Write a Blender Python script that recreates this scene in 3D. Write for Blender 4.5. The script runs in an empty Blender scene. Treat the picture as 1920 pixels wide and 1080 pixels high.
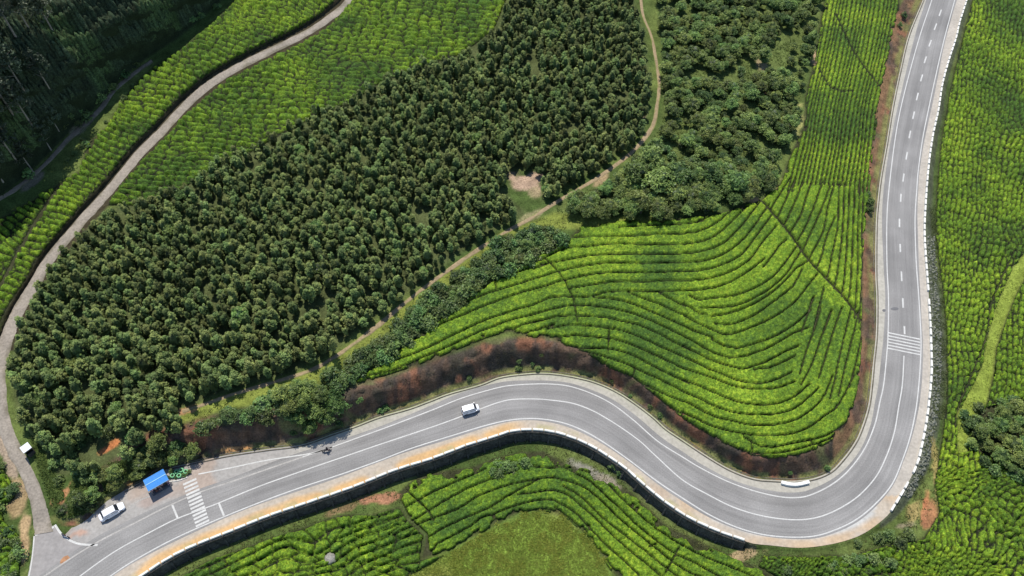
import bpy, bmesh, math, random
import numpy as np
from mathutils import Vector, Matrix

random.seed(7); rng = np.random.default_rng(7)
scene = bpy.context.scene
C = scene.collection
R = math.radians

# ------------------------------------------------------------------ camera
F_PX, PITCH, H_CAM = 1600.0, R(55.6), 156.0
cam_d = bpy.data.cameras.new('camera'); cam = bpy.data.objects.new('camera', cam_d); C.objects.link(cam)
cam_d.sensor_width = 36.0; cam_d.lens = 36.0 * F_PX / 1920.0
cam_d.clip_start = 1.0; cam_d.clip_end = 6000.0
cam.location = (0, 0, H_CAM); cam.rotation_euler = (math.pi / 2 - PITCH, 0, 0)
scene.camera = cam

# ------------------------------------------------------------------ world, sun, exposure
SUN_EL, SUN_AZ = R(64), R(-14)          # azimuth from +Y (north, top of the picture) towards +X
world = bpy.data.worlds.new('World'); scene.world = world; world.use_nodes = True
wn = world.node_tree; bgn = wn.nodes['Background']
sky = wn.nodes.new('ShaderNodeTexSky'); sky.sky_type = 'NISHITA'; sky.sun_disc = False
sky.sun_elevation = SUN_EL; sky.sun_rotation = SUN_AZ; sky.altitude = 1500; sky.air_density = 1.0; sky.dust_density = 0.6
wn.links.new(sky.outputs[0], bgn.inputs[0]); bgn.inputs[1].default_value = 0.15
sd = bpy.data.lights.new('sun', 'SUN'); sd.energy = 4.5; sd.angle = R(0.53); sd.color = (1.0, 0.95, 0.87)
sun = bpy.data.objects.new('sun', sd); C.objects.link(sun)
SDIR = Vector((math.sin(SUN_AZ) * math.cos(SUN_EL), math.cos(SUN_AZ) * math.cos(SUN_EL), math.sin(SUN_EL)))
sun.rotation_euler = SDIR.to_track_quat('Z', 'Y').to_euler(); sun.location = SDIR * 300
vs = scene.view_settings
vs.view_transform = 'Standard'; vs.look = 'None'; vs.gamma = 1.0; vs.use_curve_mapping = False
vs.exposure = 0.24

# ------------------------------------------------------------------ geometry of the view -> places on the land
FW = np.array([0, math.cos(PITCH), -math.sin(PITCH)]); UP = np.array([0, math.sin(PITCH), math.cos(PITCH)])
def P(px, py, z):
    """point of the land seen at survey coordinates (px, py) whose height is z"""
    px = np.asarray(px, float); py = np.asarray(py, float); z = np.asarray(z, float)
    dx = (px - 960) / F_PX; dy = -(py - 540) / F_PX
    d = dx[..., None] * np.array([1.0, 0, 0]) + dy[..., None] * UP + FW
    t = (z - H_CAM) / d[..., 2]
    return np.stack([d[..., 0] * t, d[..., 1] * t, np.broadcast_to(z, t.shape)], -1)
def proj(p):
    q = np.asarray(p, float) - np.array([0, 0, H_CAM])
    w = q @ FW
    return 960 + F_PX * q[..., 0] / w, 540 - F_PX * (q @ UP) / w

# ------------------------------------------------------------------ noise
def _h(ix, iy, s):
    n = (ix.astype(np.int64) * 374761393 + iy.astype(np.int64) * 668265263 + s * 1274126177) & 0x7fffffff
    n = ((n ^ (n >> 13)) * 1274126177) & 0x7fffffff
    return ((n ^ (n >> 16)) & 0xffff) / 65535.0
def vn(x, y, s=0):
    x = np.asarray(x, float); y = np.asarray(y, float)
    ix = np.floor(x); iy = np.floor(y); fx = x - ix; fy = y - iy
    fx = fx * fx * (3 - 2 * fx); fy = fy * fy * (3 - 2 * fy)
    a = _h(ix, iy, s); b = _h(ix + 1, iy, s); c = _h(ix, iy + 1, s); d = _h(ix + 1, iy + 1, s)
    return (a * (1 - fx) + b * fx) * (1 - fy) + (c * (1 - fx) + d * fx) * fy
def fbm(x, y, o=3, s=0):
    r = 0; a = 0.5; t = 0
    for k in range(o):
        r = r + a * vn(x, y, s + 17 * k); t += a; a *= 0.5; x = np.asarray(x) * 2.03 + 5.1; y = np.asarray(y) * 2.03 + 3.7
    return r / t
def worley(x, y, s=0, j=0.85):
    x = np.asarray(x, float); y = np.asarray(y, float)
    ix = np.floor(x); iy = np.floor(y); f1 = np.full(x.shape, 9.0); f2 = np.full(x.shape, 9.0); cid = np.zeros(x.shape)
    for a in (-1, 0, 1):
        for b in (-1, 0, 1):
            cx = ix + a; cy = iy + b
            px = cx + 0.5 + j * (_h(cx, cy, s) - 0.5); py = cy + 0.5 + j * (_h(cx, cy, s + 5) - 0.5)
            d = np.hypot(x - px, y - py); m = d < f1
            f2 = np.where(m, f1, np.minimum(f2, d)); cid = np.where(m, _h(cx, cy, s + 9), cid); f1 = np.where(m, d, f1)
    return f1, f2, cid
def sst(x): x = np.clip(x, 0, 1); return x * x * (3 - 2 * x)

# ------------------------------------------------------------------ polylines
def crom(pts, step=6.0):
    p = np.array(pts, float); p = np.vstack([2 * p[0] - p[1], p, 2 * p[-1] - p[-2]]); out = []
    for i in range(1, len(p) - 2):
        n = max(1, int(np.hypot(*(p[i + 1][:2] - p[i][:2])) / step))
        for k in range(n):
            t = k / n
            out.append(0.5 * ((2 * p[i]) + (-p[i - 1] + p[i + 1]) * t + (2 * p[i - 1] - 5 * p[i] + 4 * p[i + 1] - p[i + 2]) * t * t + (-p[i - 1] + 3 * p[i] - 3 * p[i + 1] + p[i + 2]) * t ** 3))
    out.append(p[-2]); return np.array(out)
def dist_poly(x, y, pl, closed=False):
    """distance to a polyline"""
    p = np.asarray(pl, float)[:, :2]
    if closed: p = np.vstack([p, p[:1]])
    x = np.asarray(x, np.float32).ravel(); y = np.asarray(y, np.float32).ravel(); best = np.full(x.shape, 1e9, np.float32)
    for a, b in zip(p[:-1], p[1:]):
        d = b - a; L = float(d @ d) + 1e-9
        t = np.clip(((x - a[0]) * d[0] + (y - a[1]) * d[1]) / L, 0, 1)
        q = (x - a[0] - t * d[0]) ** 2 + (y - a[1] - t * d[1]) ** 2
        np.minimum(best, q, out=best)
    return np.sqrt(best)
def inside(x, y, poly):
    p = np.asarray(poly, float); x = np.asarray(x, float); y = np.asarray(y, float)
    r = np.zeros(x.shape, bool); j = len(p) - 1
    for i in range(len(p)):
        xi, yi = p[i][:2]; xj, yj = p[j][:2]
        if yi != yj:
            r ^= ((yi > y) != (yj > y)) & (x < (xj - xi) * (y - yi) / (yj - yi) + xi)
        j = i
    return r
def resample(pl, n):
    p = np.asarray(pl, float)[:, :2]; s = np.r_[0, np.cumsum(np.hypot(*np.diff(p, axis=0).T))]
    t = np.linspace(0, s[-1], n); return np.stack([np.interp(t, s, p[:, 0]), np.interp(t, s, p[:, 1])], 1)

# road survey: inner limit (drain), edge lines, centre line, parapet line
INNER = [(1890,-500,1.2,20),(1800,-200,1.2,20),(1762,-80,1.2,22),(1730,0,1.2,26),(1703,67,1.2,28),(1687,133,1.4,28),(1673,200,1.4,28),(1662,267,1.4,26),(1651,330,1.4,24),(1646,370,1.2,20),
 (1642,420,1.0,18),(1641,510,1.3,18),(1643,560,1.6,20),(1642,627,1.6,20),(1637,677,1.7,20),(1633,720,1.9,22),(1627,763,2.2,26),(1613,807,2.8,34),(1600,833,3.2,40),
 (1580,860,3.6,44),(1557,883,3.8,46),(1527,896,4.0,46),(1493,901,4.2,44),(1453,900,4.2,42),(1413,896,4.2,38),(1370,880,4.0,36),(1330,857,3.8,34),(1280,824,3.6,34),
 (1249,803,3.5,34),(1226,782,3.4,34),(1192,756,3.2,32),(1156,733,3.4,34),(1117,716,4.0,36),(1078,706,4.6,44),(1039,700,4.8,50),(1000,699,5.0,54),
 (940,706,5.0,58),(899,721,5.0,56),(842,737,5.0,54),(805,751,5.0,52),(767,765,5.0,52),(711,781,5.0,52),(664,799,5.0,54),(621,814,5.2,60),(567,833,5.4,66),(500,842,5.4,66),
 (427,853,5.2,62),(367,866,4.6,60),(330,874,4.2,60),(300,880,3.8,58),(270,900,3.2,54),(233,920,2.6,48),(187,949,2.0,40),(167,971,1.6,34),(140,988,1.2,30),(123,988,1.0,26),(103,980,0.7,24),
 (82,990,0.3,26),(63,1003,0.3,26),(60,1040,0.4,26),(55,1080,0.5,26),(45,1180,0.5,30),(20,1400,0.5,30)]
BARR = [(1920,-400,1.0,10),(1860,-160,1.0,10),(1832,-60,1.0,10),(1812,5,1.0,10),(1800,43,1.0,10),(1793,73,1.0,10),(1780,113,1.0,10),(1768,157,1.0,10),(1760,207,1.1,11),(1750,253,1.1,12),(1743,300,1.2,12),(1738,353,1.2,13),
 (1735,400,1.3,15),(1734,440,1.4,17),(1737,493,1.5,20),(1741,547,1.6,24),(1744,597,1.7,26),(1746,640,1.8,28),(1747,693,1.8,28),(1744,737,1.8,28),(1738,787,1.8,27),(1730,830,1.8,26),
 (1720,870,1.8,25),(1704,903,1.7,23),(1687,933,1.5,20),(1670,960,1.2,16),(1645,983,0.7,12),(1610,1005,0.5,10),(1560,1020,0.5,10),(1500,1027,0.5,10),(1440,1022,0.5,10),(1416,1020,1.2,12),
 (1398,1015,2.8,14),(1363,1003,3.4,17),(1323,987,3.6,18),(1280,965,3.6,18),(1240,937,3.4,17),(1207,910,3.2,16),(1173,880,3.0,16),(1140,857,3.2,16),(1107,837,3.4,17),(1073,822,3.6,18),(1040,812,3.7,18.5),
 (1000,807,3.8,19),(960,810,3.8,19),(927,820,3.8,19),(873,837,3.8,19),(807,862,3.8,19),(740,883,3.7,19),(673,910,3.6,18.5),(640,922,3.6,18.5),(567,947,3.5,18),(500,970,3.5,18),(433,997,3.5,18),
 (367,1023,3.5,18),(317,1048,3.5,18),(270,1078,3.5,18),(200,1128,3.5,18),(100,1210,3.5,18),(0,1310,3.5,18)]
BARR = [(x_, y_, h_ * .70, w_ * .72) if h_ > 2.2 else (x_, y_, h_, w_) for (x_, y_, h_, w_) in BARR]
LINE_A = [(1855,-400),(1790,-160),(1764,-60),(1747,0),(1727,60),(1707,130),(1688,207),(1677,270),(1667,353),(1663,410),(1663,493),(1666,560),(1665,627),(1663,660),(1657,720),(1650,753),(1640,797),(1620,843),(1590,883),(1557,910),(1520,928),(1493,933),(1460,931),(1413,920),(1363,902),(1313,877),(1280,857),(1233,827),(1187,787),(1147,757),(1107,737),(1067,724),(1031,720),(1000,720),(965,722),(933,727),(867,746),(807,770),(723,802),(670,821),(623,838),(567,857)]
LINE_A2 = [(567,857),(500,880),(440,901),(377,922),(317,948),(250,982),(180,1018),(110,1062),(0,1140),(-80,1210)]
LAYBY_LINE = [(623,838),(583,850),(500,863),(433,877),(372,889)]
LINE_B = [(1872,-400),(1812,-150),(1785,-60),(1769,0),(1757,42),(1744,80),(1735,112),(1728,145),(1720,180),(1713,215),(1706,252),(1700,292),(1694,333),(1689,370),(1687,418),(1688,465),(1690,517),(1693,567),(1695,618),(1695,667),(1692,720),(1685,763),(1677,810),(1663,853),(1643,893),(1613,927),(1580,950),(1543,967),(1507,974),(1467,973),(1420,965),(1373,950),(1327,927),(1280,900),(1233,858),(1202,829),(1171,806),(1140,786),(1109,769),(1073,756),(1031,750),(1000,748),(960,749),(933,755),(900,767),(840,790),(773,813),(707,835),(640,858),(567,883),(483,913),(400,947),(333,972),(283,997),(217,1033),(153,1078),(60,1150),(-20,1220)]
LINE_C = [(1893,-400),(1832,-140),(1806,-60),(1790,0),(1780,37),(1768,83),(1755,140),(1742,200),(1730,260),(1722,317),(1719,353),(1716,400),(1716,440),(1718,493),(1722,547),(1725,593),(1727,643),(1725,693),(1722,730),(1717,770),(1707,817),(1693,860),(1673,907),(1643,943),(1607,973),(1567,993),(1527,1005),(1480,1007),(1430,1002),(1380,988),(1330,965),(1280,934),(1233,903),(1180,863),(1133,830),(1093,807),(1053,792),(1007,785),(960,787),(913,797),(853,815),(773,840),(707,865),(640,889),(567,913),(500,937),(417,970),(333,1007),(267,1042),(210,1078),(120,1146),(40,1215)]
HILL = [(-420,520),(-160,450),(0,376),(40,345),(90,300),(130,258),(190,200),(217,165),(250,138),(285,110),(330,82),(372,48),(430,-5),(520,-80),(720,-260),(1000,-420)]
inner_d = crom([p for p in INNER], 10); barr_d = crom([p for p in BARR], 10)
POLY_IN = [tuple(p[:2]) for p in inner_d] + [(0,1900),(-2500,1900),(-2500,-1800),(2000,-1800)]
POLY_OUT = [tuple(p[:2]) for p in barr_d] + [(0,1900),(4500,1900),(4500,-1800),(2000,-1800)]
POLY_HILL = [tuple(p[:2]) for p in HILL] + [(1000,-1800),(-2500,-1800),(-2500,520)]

# ------------------------------------------------------------------ height of the land, as a raster over the survey
GX0, GX1, GY0, GY1, GS = -420.0, 2340.0, -400.0, 1420.0, 4.0
gx = np.arange(GX0, GX1 + 1, GS); gy = np.arange(GY0, GY1 + 1, GS); GXX, GYY = np.meshgrid(gx, gy)
def idw(x, y, pl, k=3.0):
    w = np.zeros(x.shape); a = np.zeros(x.shape); b = np.zeros(x.shape)
    for p in pl[::2]:
        q = 1.0 / ((x - p[0]) ** 2 + (y - p[1]) ** 2 + 60.0) ** (k / 2); w += q; a += q * p[2]; b += q * p[3]
    return a / w, b / w
D_IN = dist_poly(GXX, GYY, inner_d).reshape(GXX.shape).astype(float)
D_OUT = dist_poly(GXX, GYY, barr_d).reshape(GXX.shape).astype(float)
M_IN = inside(GXX, GYY, POLY_IN); M_OUT = inside(GXX, GYY, POLY_OUT)
D_HILL = dist_poly(GXX, GYY, HILL).reshape(GXX.shape).astype(float) * np.where(inside(GXX, GYY, POLY_HILL), 1, -1)
hb, wb = idw(GXX, GYY, inner_d); hw, ww = idw(GXX, GYY, barr_d, 4.0)
_w0 = P(GXX, GYY, 0.0); WX, WY = _w0[..., 0], _w0[..., 1]
rough = fbm(WX / 2.2, WY / 2.2, 3, 3) - 0.5
ub = np.clip((D_IN - 3) / wb, 0, 1)
z_in = hb * np.clip(sst(ub) * 0.75 + ub * 0.25, 0, 1) + 0.009 * np.maximum(0, D_IN - wb) + (rough * 1.1 - 0.9 * np.abs(vn(WX / 1.7, WY / 6, 77) - .5)) * (ub > 0.02) * (ub < 0.98) * np.minimum(hb / 4, 1) \
    + (fbm(WX / 40, WY / 40, 2, 9) - 0.5) * 3.0 * sst((D_IN - 60) / 200)
hillk = np.where(D_HILL > 0, D_HILL, 0)
z_in = z_in + 34 * (1 - np.exp(-0.0050 * np.maximum(hillk - 4, 0))) + (fbm(WX / 7, WY / 7, 3, 21) - 0.5) * 2.0 * sst(hillk / 60)
uo = np.clip(D_OUT / ww, 0, 1)
z_out = -hw * np.where(hw > 1.81, uo, sst(uo)) - 0.006 * np.minimum(np.maximum(0, D_OUT - ww), 500) + (fbm(WX / 30, WY / 30, 2, 31) - 0.5) * 2.4 * sst((D_OUT - ww) / 120)
D_TRK = dist_poly(GXX, GYY, crom([(655,-30),(655,0),(612,38),(560,70),(492,103),(432,134),(387,163),(343,203),(304,246),(263,287),(228,329),(197,366),(150,418),(92,487),(66,532),(37,578),(14,630),(2,680)], 10)).reshape(GXX.shape)
z_in = z_in - 1.0 * sst((19 - D_TRK) / 7.0)
ZP = np.where(M_IN, z_in, np.where(M_OUT, z_out, 0.0))
def bil(arr, px, py):
    fx = np.clip((np.asarray(px, float) - GX0) / GS, 0, arr.shape[1] - 1.001); fy = np.clip((np.asarray(py, float) - GY0) / GS, 0, arr.shape[0] - 1.001)
    ix = fx.astype(int); iy = fy.astype(int); tx = fx - ix; ty = fy - iy
    return (arr[iy, ix] * (1 - tx) + arr[iy, ix + 1] * tx) * (1 - ty) + (arr[iy + 1, ix] * (1 - tx) + arr[iy + 1, ix + 1] * tx) * ty
def zp(px, py): return bil(ZP, px, py)
def W(px, py, dz=0.0):
    p = P(px, py, zp(px, py)); p[..., 2] += dz; return p
def ground_z(x, y, it=9):
    x = np.asarray(x, float); y = np.asarray(y, float); z = np.full(x.shape, 3.0)
    for k in range(it):
        a, b = proj(np.stack([x, y, z], -1)); z = 0.35 * z + 0.65 * zp(a, b)
    return z

# ------------------------------------------------------------------ masks (survey polygons)
F1 = [(965,-60),(955,0),(925,60),(860,100),(780,125),(710,150),(655,190),(600,205),(510,255),(480,272),(410,300),(330,350),(270,372),(200,395),(155,430),(108,480),(82,520),(62,560),(38,620),(20,680),(28,760),(50,800),(85,850),(110,900),(150,880),
      (200,870),(300,865),(345,800),(340,765),(440,730),(540,702),(600,672),(640,645),(720,580),(800,524),(870,468),(940,424),(990,400),(960,380),(940,345),(960,322),(1000,318),(1020,345),(1015,375),(1100,325),(1175,272),(1208,232),(1218,150),(1203,50),(1188,0),(1188,-60)]
F2 = [(1232,-60),(1232,0),(1244,60),(1248,150),(1240,235),(1200,290),(1150,335),(1060,370),(1035,402),(1110,402),(1250,400),(1345,390),(1415,362),(1452,338),(1462,300),(1498,232),(1498,190),(1522,100),(1530,50),(1542,0),(1542,-60)]
HEDGE = [(1072,432),(1000,428),(962,436),(915,478),(840,532),(775,580),(715,640),(655,680),(612,705),(650,712),(700,682),(760,640),(830,590),(870,560),(940,512),(1010,470),(1072,445)]
BANKTREES = [(345,792),(400,752),(520,722),(610,712),(640,735),(640,800),(600,815),(560,790),(480,780),(400,800),(350,830)]
JUNC = [(55,800),(110,900),(150,880),(200,870),(340,835),(345,860),(300,872),(230,905),(180,940),(150,972),(112,968),(92,930),(70,870)]
VERGE = [(330,790),(345,768),(440,738),(540,708),(600,690),(645,655),(725,592),(805,535),(880,478),(945,432),(1000,415),(1040,398),(1110,408),(1250,408),(1250,418),(1100,430),(1000,428),(960,440),(900,490),(830,540),(770,585),(700,645),(640,690),(560,740),(400,775),(340,810)]
FIELD = [(655,722),(700,712),(735,701),(800,679),(860,655),(915,633),(955,622),(1000,633),(1036,633),(1060,648),(1100,663),(1128,685),(1186,708),(1240,752),(1281,786),(1315,808),(1357,832),(1407,853),(1446,860),(1487,856),(1532,843),(1561,825),(1588,793),(1603,757),(1612,712),(1617,640),(1617,560),(1620,470),(1625,410),(1632,360),(1640,270),(1650,190),(1668,100),(1686,20),(1700,-100),
         (1560,-100),(1545,0),(1534,60),(1528,105),(1510,180),(1506,235),(1478,300),(1462,345),(1428,372),(1350,400),(1250,412),(1160,412),(1085,425),(1072,445),(1012,474),(940,516),(868,564),(830,595),(762,646),(700,688)]
LOWF = [(745,925),(790,888),(885,876),(925,860),(975,848),(1020,846),(1060,868),(1105,878),(1150,902),(1178,917),(1215,950),(1250,986),(1290,1004),(1330,1024),(1380,1046),(1430,1068),(1480,1100),(1500,1180),(1200,1180),(1150,1080),(1105,1010),(1065,975),(1020,958),(975,960),(930,985),(880,1012),(845,1032),(790,1048),(800,1000),(770,975)]
MOUND = [(845,1035),(930,988),(1000,960),(1060,976),(1102,1012),(1150,1085),(1180,1180),(700,1180),(760,1080)]
LEFTLOW = [(300,1180),(330,1085),(400,1046),(470,1022),(540,998),(610,975),(640,965),(700,965),(750,950),(765,975),(795,1003),(788,1048),(845,1036),(760,1085),(700,1180)]
ULF = [(-100,640),(0,612),(27,568),(53,530),(83,480),(120,430),(167,378),(187,352),(222,322),(256,277),(296,238),(336,193),(380,154),(425,126),(485,95),(552,62),(600,30),(640,-10),(680,-100),
       (540,-100),(452,-10),(392,48),(345,88),(285,128),(262,150),(228,190),(200,238),(160,270),(150,320),(60,375),(0,410),(-100,450)]
ULF2 = [(200,385),(215,362),(235,335),(270,296),(312,254),(350,212),(395,172),(438,142),(498,112),(566,80),(618,48),(660,0),(700,-100),(965,-100),(950,0),(925,60),(860,105),(780,130),(710,158),(655,196),(600,215),(510,262),(480,282),(410,312),(330,362),(270,385)]
RF = [(1830,-100),(1822,0),(1796,100),(1778,180),(1764,260),(1756,350),(1752,430),(1760,500),(1768,560),(1774,640),(1774,740),(1768,800),(1757,870),(1750,905),(1760,960),(1730,1010),(1670,1020),(1600,1040),(1500,1042),(1430,1040),(1420,1062),(1490,1100),(1520,1180),(2040,1180),(2040,-100)]
GPATH = [(1960,430),(1925,470),(1900,500),(1880,545),(1862,590),(1850,640),(1840,690),(1812,745),(1795,775),(1795,850),(1813,850),(1818,790),(1850,755),(1862,700),(1868,650),(1885,600),(1905,550),(1930,505),(1970,470)]
SHRUBR = [(1822,790),(1850,765),(1900,755),(1960,750),(1960,900),(1900,890),(1860,860),(1825,840)]
SOILA = [(172,862),(178,842),(200,820),(238,806),(238,840),(222,872),(196,885)]
SOILB = [(95,950),(104,930),(140,902),(158,902),(152,930),(118,958)]
CLEAR = [(955,345),(965,325),(1000,318),(1018,340),(1015,372),(975,368)]
TRACK = [(700,-140),(672,-60),(655,0),(612,38),(560,70),(492,103),(432,134),(387,163),(343,203),(304,246),(263,287),(228,329),(197,366),(150,418),(92,487),(66,532),(37,578),(14,630),(2,680),(-2,730),(6,790),(23,836),(43,873),(60,910),(72,945),(82,1000)]
TRACKW = [10,10,10,9,9,10,10,11,12,12,12,12,12,13,14,15,16,17,17,17,17,18,17,17,18,22]
FOOT1 = [(1200,-60),(1204,20),(1222,70),(1231,120),(1236,160),(1231,205),(1222,240),(1185,285),(1140,320),(1105,343),(1062,368),(1022,392),(995,410),(945,437),(882,478),(822,520),(762,566),(702,616),(642,660),(592,690),(542,708),(442,738),(342,772)]
HPATH = [(-60,398),(0,372),(38,348),(88,305),(128,262),(185,208),(212,172),(245,143),(285,114)]

# ------------------------------------------------------------------ objects
def new_mesh(name, verts, faces, mats=(), smooth=False):
    me = bpy.data.meshes.new(name)
    verts = np.asarray(verts, np.float32)
    if isinstance(faces, np.ndarray):
        n, k = faces.shape
        me.vertices.add(len(verts)); me.vertices.foreach_set('co', verts.ravel())
        me.loops.add(n * k); me.loops.foreach_set('vertex_index', faces.astype(np.int32).ravel())
        me.polygons.add(n); me.polygons.foreach_set('loop_start', np.arange(0, n * k, k, dtype=np.int32))
        me.polygons.foreach_set('loop_total', np.full(n, k, np.int32))
        me.update(calc_edges=True)
    else:
        me.from_pydata([tuple(map(float, v)) for v in verts], [], faces)
    for m in mats: me.materials.append(m)
    if smooth: me.polygons.foreach_set('use_smooth', np.ones(len(me.polygons), bool))
    me.update(); return me
def tag(o, label=None, cat=None, group=None, kind=None):
    if label: o['label'] = label
    if cat: o['category'] = cat
    if group: o['group'] = group
    if kind: o['kind'] = kind
    return o
def ob(name, me, parent=None, loc=None):
    o = bpy.data.objects.new(name, me); C.objects.link(o)
    if parent is not None: o.parent = parent
    if loc is not None: o.location = loc
    return o
def empty(name, loc, rz=0.0):
    o = bpy.data.objects.new(name, None); C.objects.link(o); o.location = loc; o.rotation_euler = (0, 0, rz)
    o.empty_display_size = 0.3; return o
def addcol(me, cols, name='Col'):
    a = me.color_attributes.new(name, 'FLOAT_COLOR', 'POINT')
    c = np.ones((len(cols), 4), np.float32); c[:, :3] = cols; a.data.foreach_set('color', c.ravel())

# ------------------------------------------------------------------ materials
def mat(name, col=(0.5, 0.5, 0.5), rough=0.8, nscale=None, namt=0.3, bump=0.0, bscale=None, attr=None, metal=0.0, spec=0.3, detail=6, transl=0.0, randv=0.0, randh=0.0):
    m = bpy.data.materials.new(name); m.use_nodes = True; nt = m.node_tree; N = nt.nodes; L = nt.links
    b = N['Principled BSDF']; b.inputs['Roughness'].default_value = rough; b.inputs['Metallic'].default_value = metal
    b.inputs['Specular IOR Level'].default_value = spec
    geo = N.new('ShaderNodeNewGeometry'); src = None
    if attr:
        a = N.new('ShaderNodeAttribute'); a.attribute_name = attr; src = a.outputs['Color']
    else:
        r = N.new('ShaderNodeRGB'); r.outputs[0].default_value = (*col, 1); src = r.outputs[0]
    if nscale:
        for k, s in enumerate(nscale if isinstance(nscale, (list, tuple)) else [nscale]):
            n = N.new('ShaderNodeTexNoise'); n.inputs['Scale'].default_value = s; n.inputs['Detail'].default_value = detail
            L.new(geo.outputs['Position'], n.inputs['Vector'])
            mr = N.new('ShaderNodeMapRange'); mr.inputs[1].default_value = 0.3; mr.inputs[2].default_value = 0.7
            amt = namt[k] if isinstance(namt, (list, tuple)) else namt
            mr.inputs[3].default_value = 1 - amt; mr.inputs[4].default_value = 1 + amt
            L.new(n.outputs['Fac'], mr.inputs[0])
            v = N.new('ShaderNodeVectorMath'); v.operation = 'SCALE'; L.new(src, v.inputs[0]); L.new(mr.outputs[0], v.inputs['Scale']); src = v.outputs[0]
    if randv or randh:
        oi = N.new('ShaderNodeObjectInfo')
        hs = N.new('ShaderNodeHueSaturation')
        m1 = N.new('ShaderNodeMapRange'); m1.inputs[3].default_value = 0.5 - randh; m1.inputs[4].default_value = 0.5 + randh
        L.new(oi.outputs['Random'], m1.inputs[0]); L.new(m1.outputs[0], hs.inputs['Hue'])
        ms = N.new('ShaderNodeMath'); ms.operation = 'MULTIPLY'; ms.inputs[1].default_value = 7.31; L.new(oi.outputs['Random'], ms.inputs[0])
        mf = N.new('ShaderNodeMath'); mf.operation = 'FRACT'; L.new(ms.outputs[0], mf.inputs[0])
        m2 = N.new('ShaderNodeMapRange'); m2.inputs[3].default_value = 1 - randv; m2.inputs[4].default_value = 1 + randv
        L.new(mf.outputs[0], m2.inputs[0]); L.new(m2.outputs[0], hs.inputs['Value']); L.new(src, hs.inputs['Color']); src = hs.outputs[0]
    L.new(src, b.inputs['Base Color'])
    if bump:
        n = N.new('ShaderNodeTexNoise'); n.inputs['Scale'].default_value = bscale or 3.0; n.inputs['Detail'].default_value = 4
        L.new(geo.outputs['Position'], n.inputs['Vector'])
        bp = N.new('ShaderNodeBump'); bp.inputs['Strength'].default_value = 1.0; bp.inputs['Distance'].default_value = bump
        L.new(n.outputs['Fac'], bp.inputs['Height']); L.new(bp.outputs[0], b.inputs['Normal'])
    if transl:
        t = N.new('ShaderNodeBsdfTranslucent'); L.new(src, t.inputs['Color']); mx = N.new('ShaderNodeMixShader'); mx.inputs[0].default_value = transl
        L.new(b.outputs[0], mx.inputs[1]); L.new(t.outputs[0], mx.inputs[2]); L.new(mx.outputs[0], N['Material Output'].inputs[0])
    return m

M_LAND = mat('land', attr='Col', nscale=[0.45, 3.0], namt=[0.3, 0.35], bump=0.12, bscale=2.2, rough=0.95, spec=0.1)
M_SHO = mat('shoulder', attr='Col', nscale=[0.25, 1.6], namt=[0.10, 0.14], bump=0.01, bscale=6, rough=0.9, spec=0.2)
M_TEA = mat('tea_leaves', attr='Col', nscale=[0.5, 1.5, 4.2], namt=[0.14, 0.28, 0.62], bump=0.10, bscale=4.5, rough=0.7, spec=0.08)
M_PAINT = mat('road_paint', (0.47, 0.465, 0.44), nscale=[0.7, 5.0], namt=[0.10, 0.18], rough=0.7)
M_PAINT_OLD = mat('worn_road_paint', (0.33, 0.315, 0.29), nscale=[0.5, 3.0], namt=[0.15, 0.2], rough=0.8)
M_WHITE = mat('whitewashed_concrete', (0.66, 0.64, 0.58), nscale=[0.8, 6.0], namt=[0.16, 0.14], bump=0.01, bscale=8, rough=0.85)
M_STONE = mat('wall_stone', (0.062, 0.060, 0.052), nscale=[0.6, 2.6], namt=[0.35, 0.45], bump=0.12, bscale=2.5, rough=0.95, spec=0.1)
M_CONC = mat('drain_concrete', (0.11, 0.10, 0.075), nscale=[0.4, 3], namt=[0.35, 0.3], rough=0.95)
M_TRACK = mat('gravel_track_surface', attr='Col', nscale=[0.3, 2.4], namt=[0.14, 0.2], bump=0.03, bscale=3, rough=0.95)
M_BARK = mat('bark', (0.16, 0.13, 0.10), nscale=[6.0], namt=[0.3], rough=0.9)
M_PALEBARK = mat('pale_bark', (0.26, 0.23, 0.19), nscale=[3.0], namt=[0.3], rough=0.85)
M_PINE = mat('pine_needles', attr='Col', nscale=[0.9], namt=[0.3], rough=0.6, transl=0.18, randv=0.42, randh=0.025, spec=0.25)
M_BROAD = mat('broad_leaves', attr='Col', nscale=[0.6], namt=[0.3], rough=0.5, transl=0.2, randv=0.45, randh=0.028, spec=0.3)
M_GRASS = mat('grass_blades', attr='Col', rough=0.7, transl=0.2)

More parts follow.
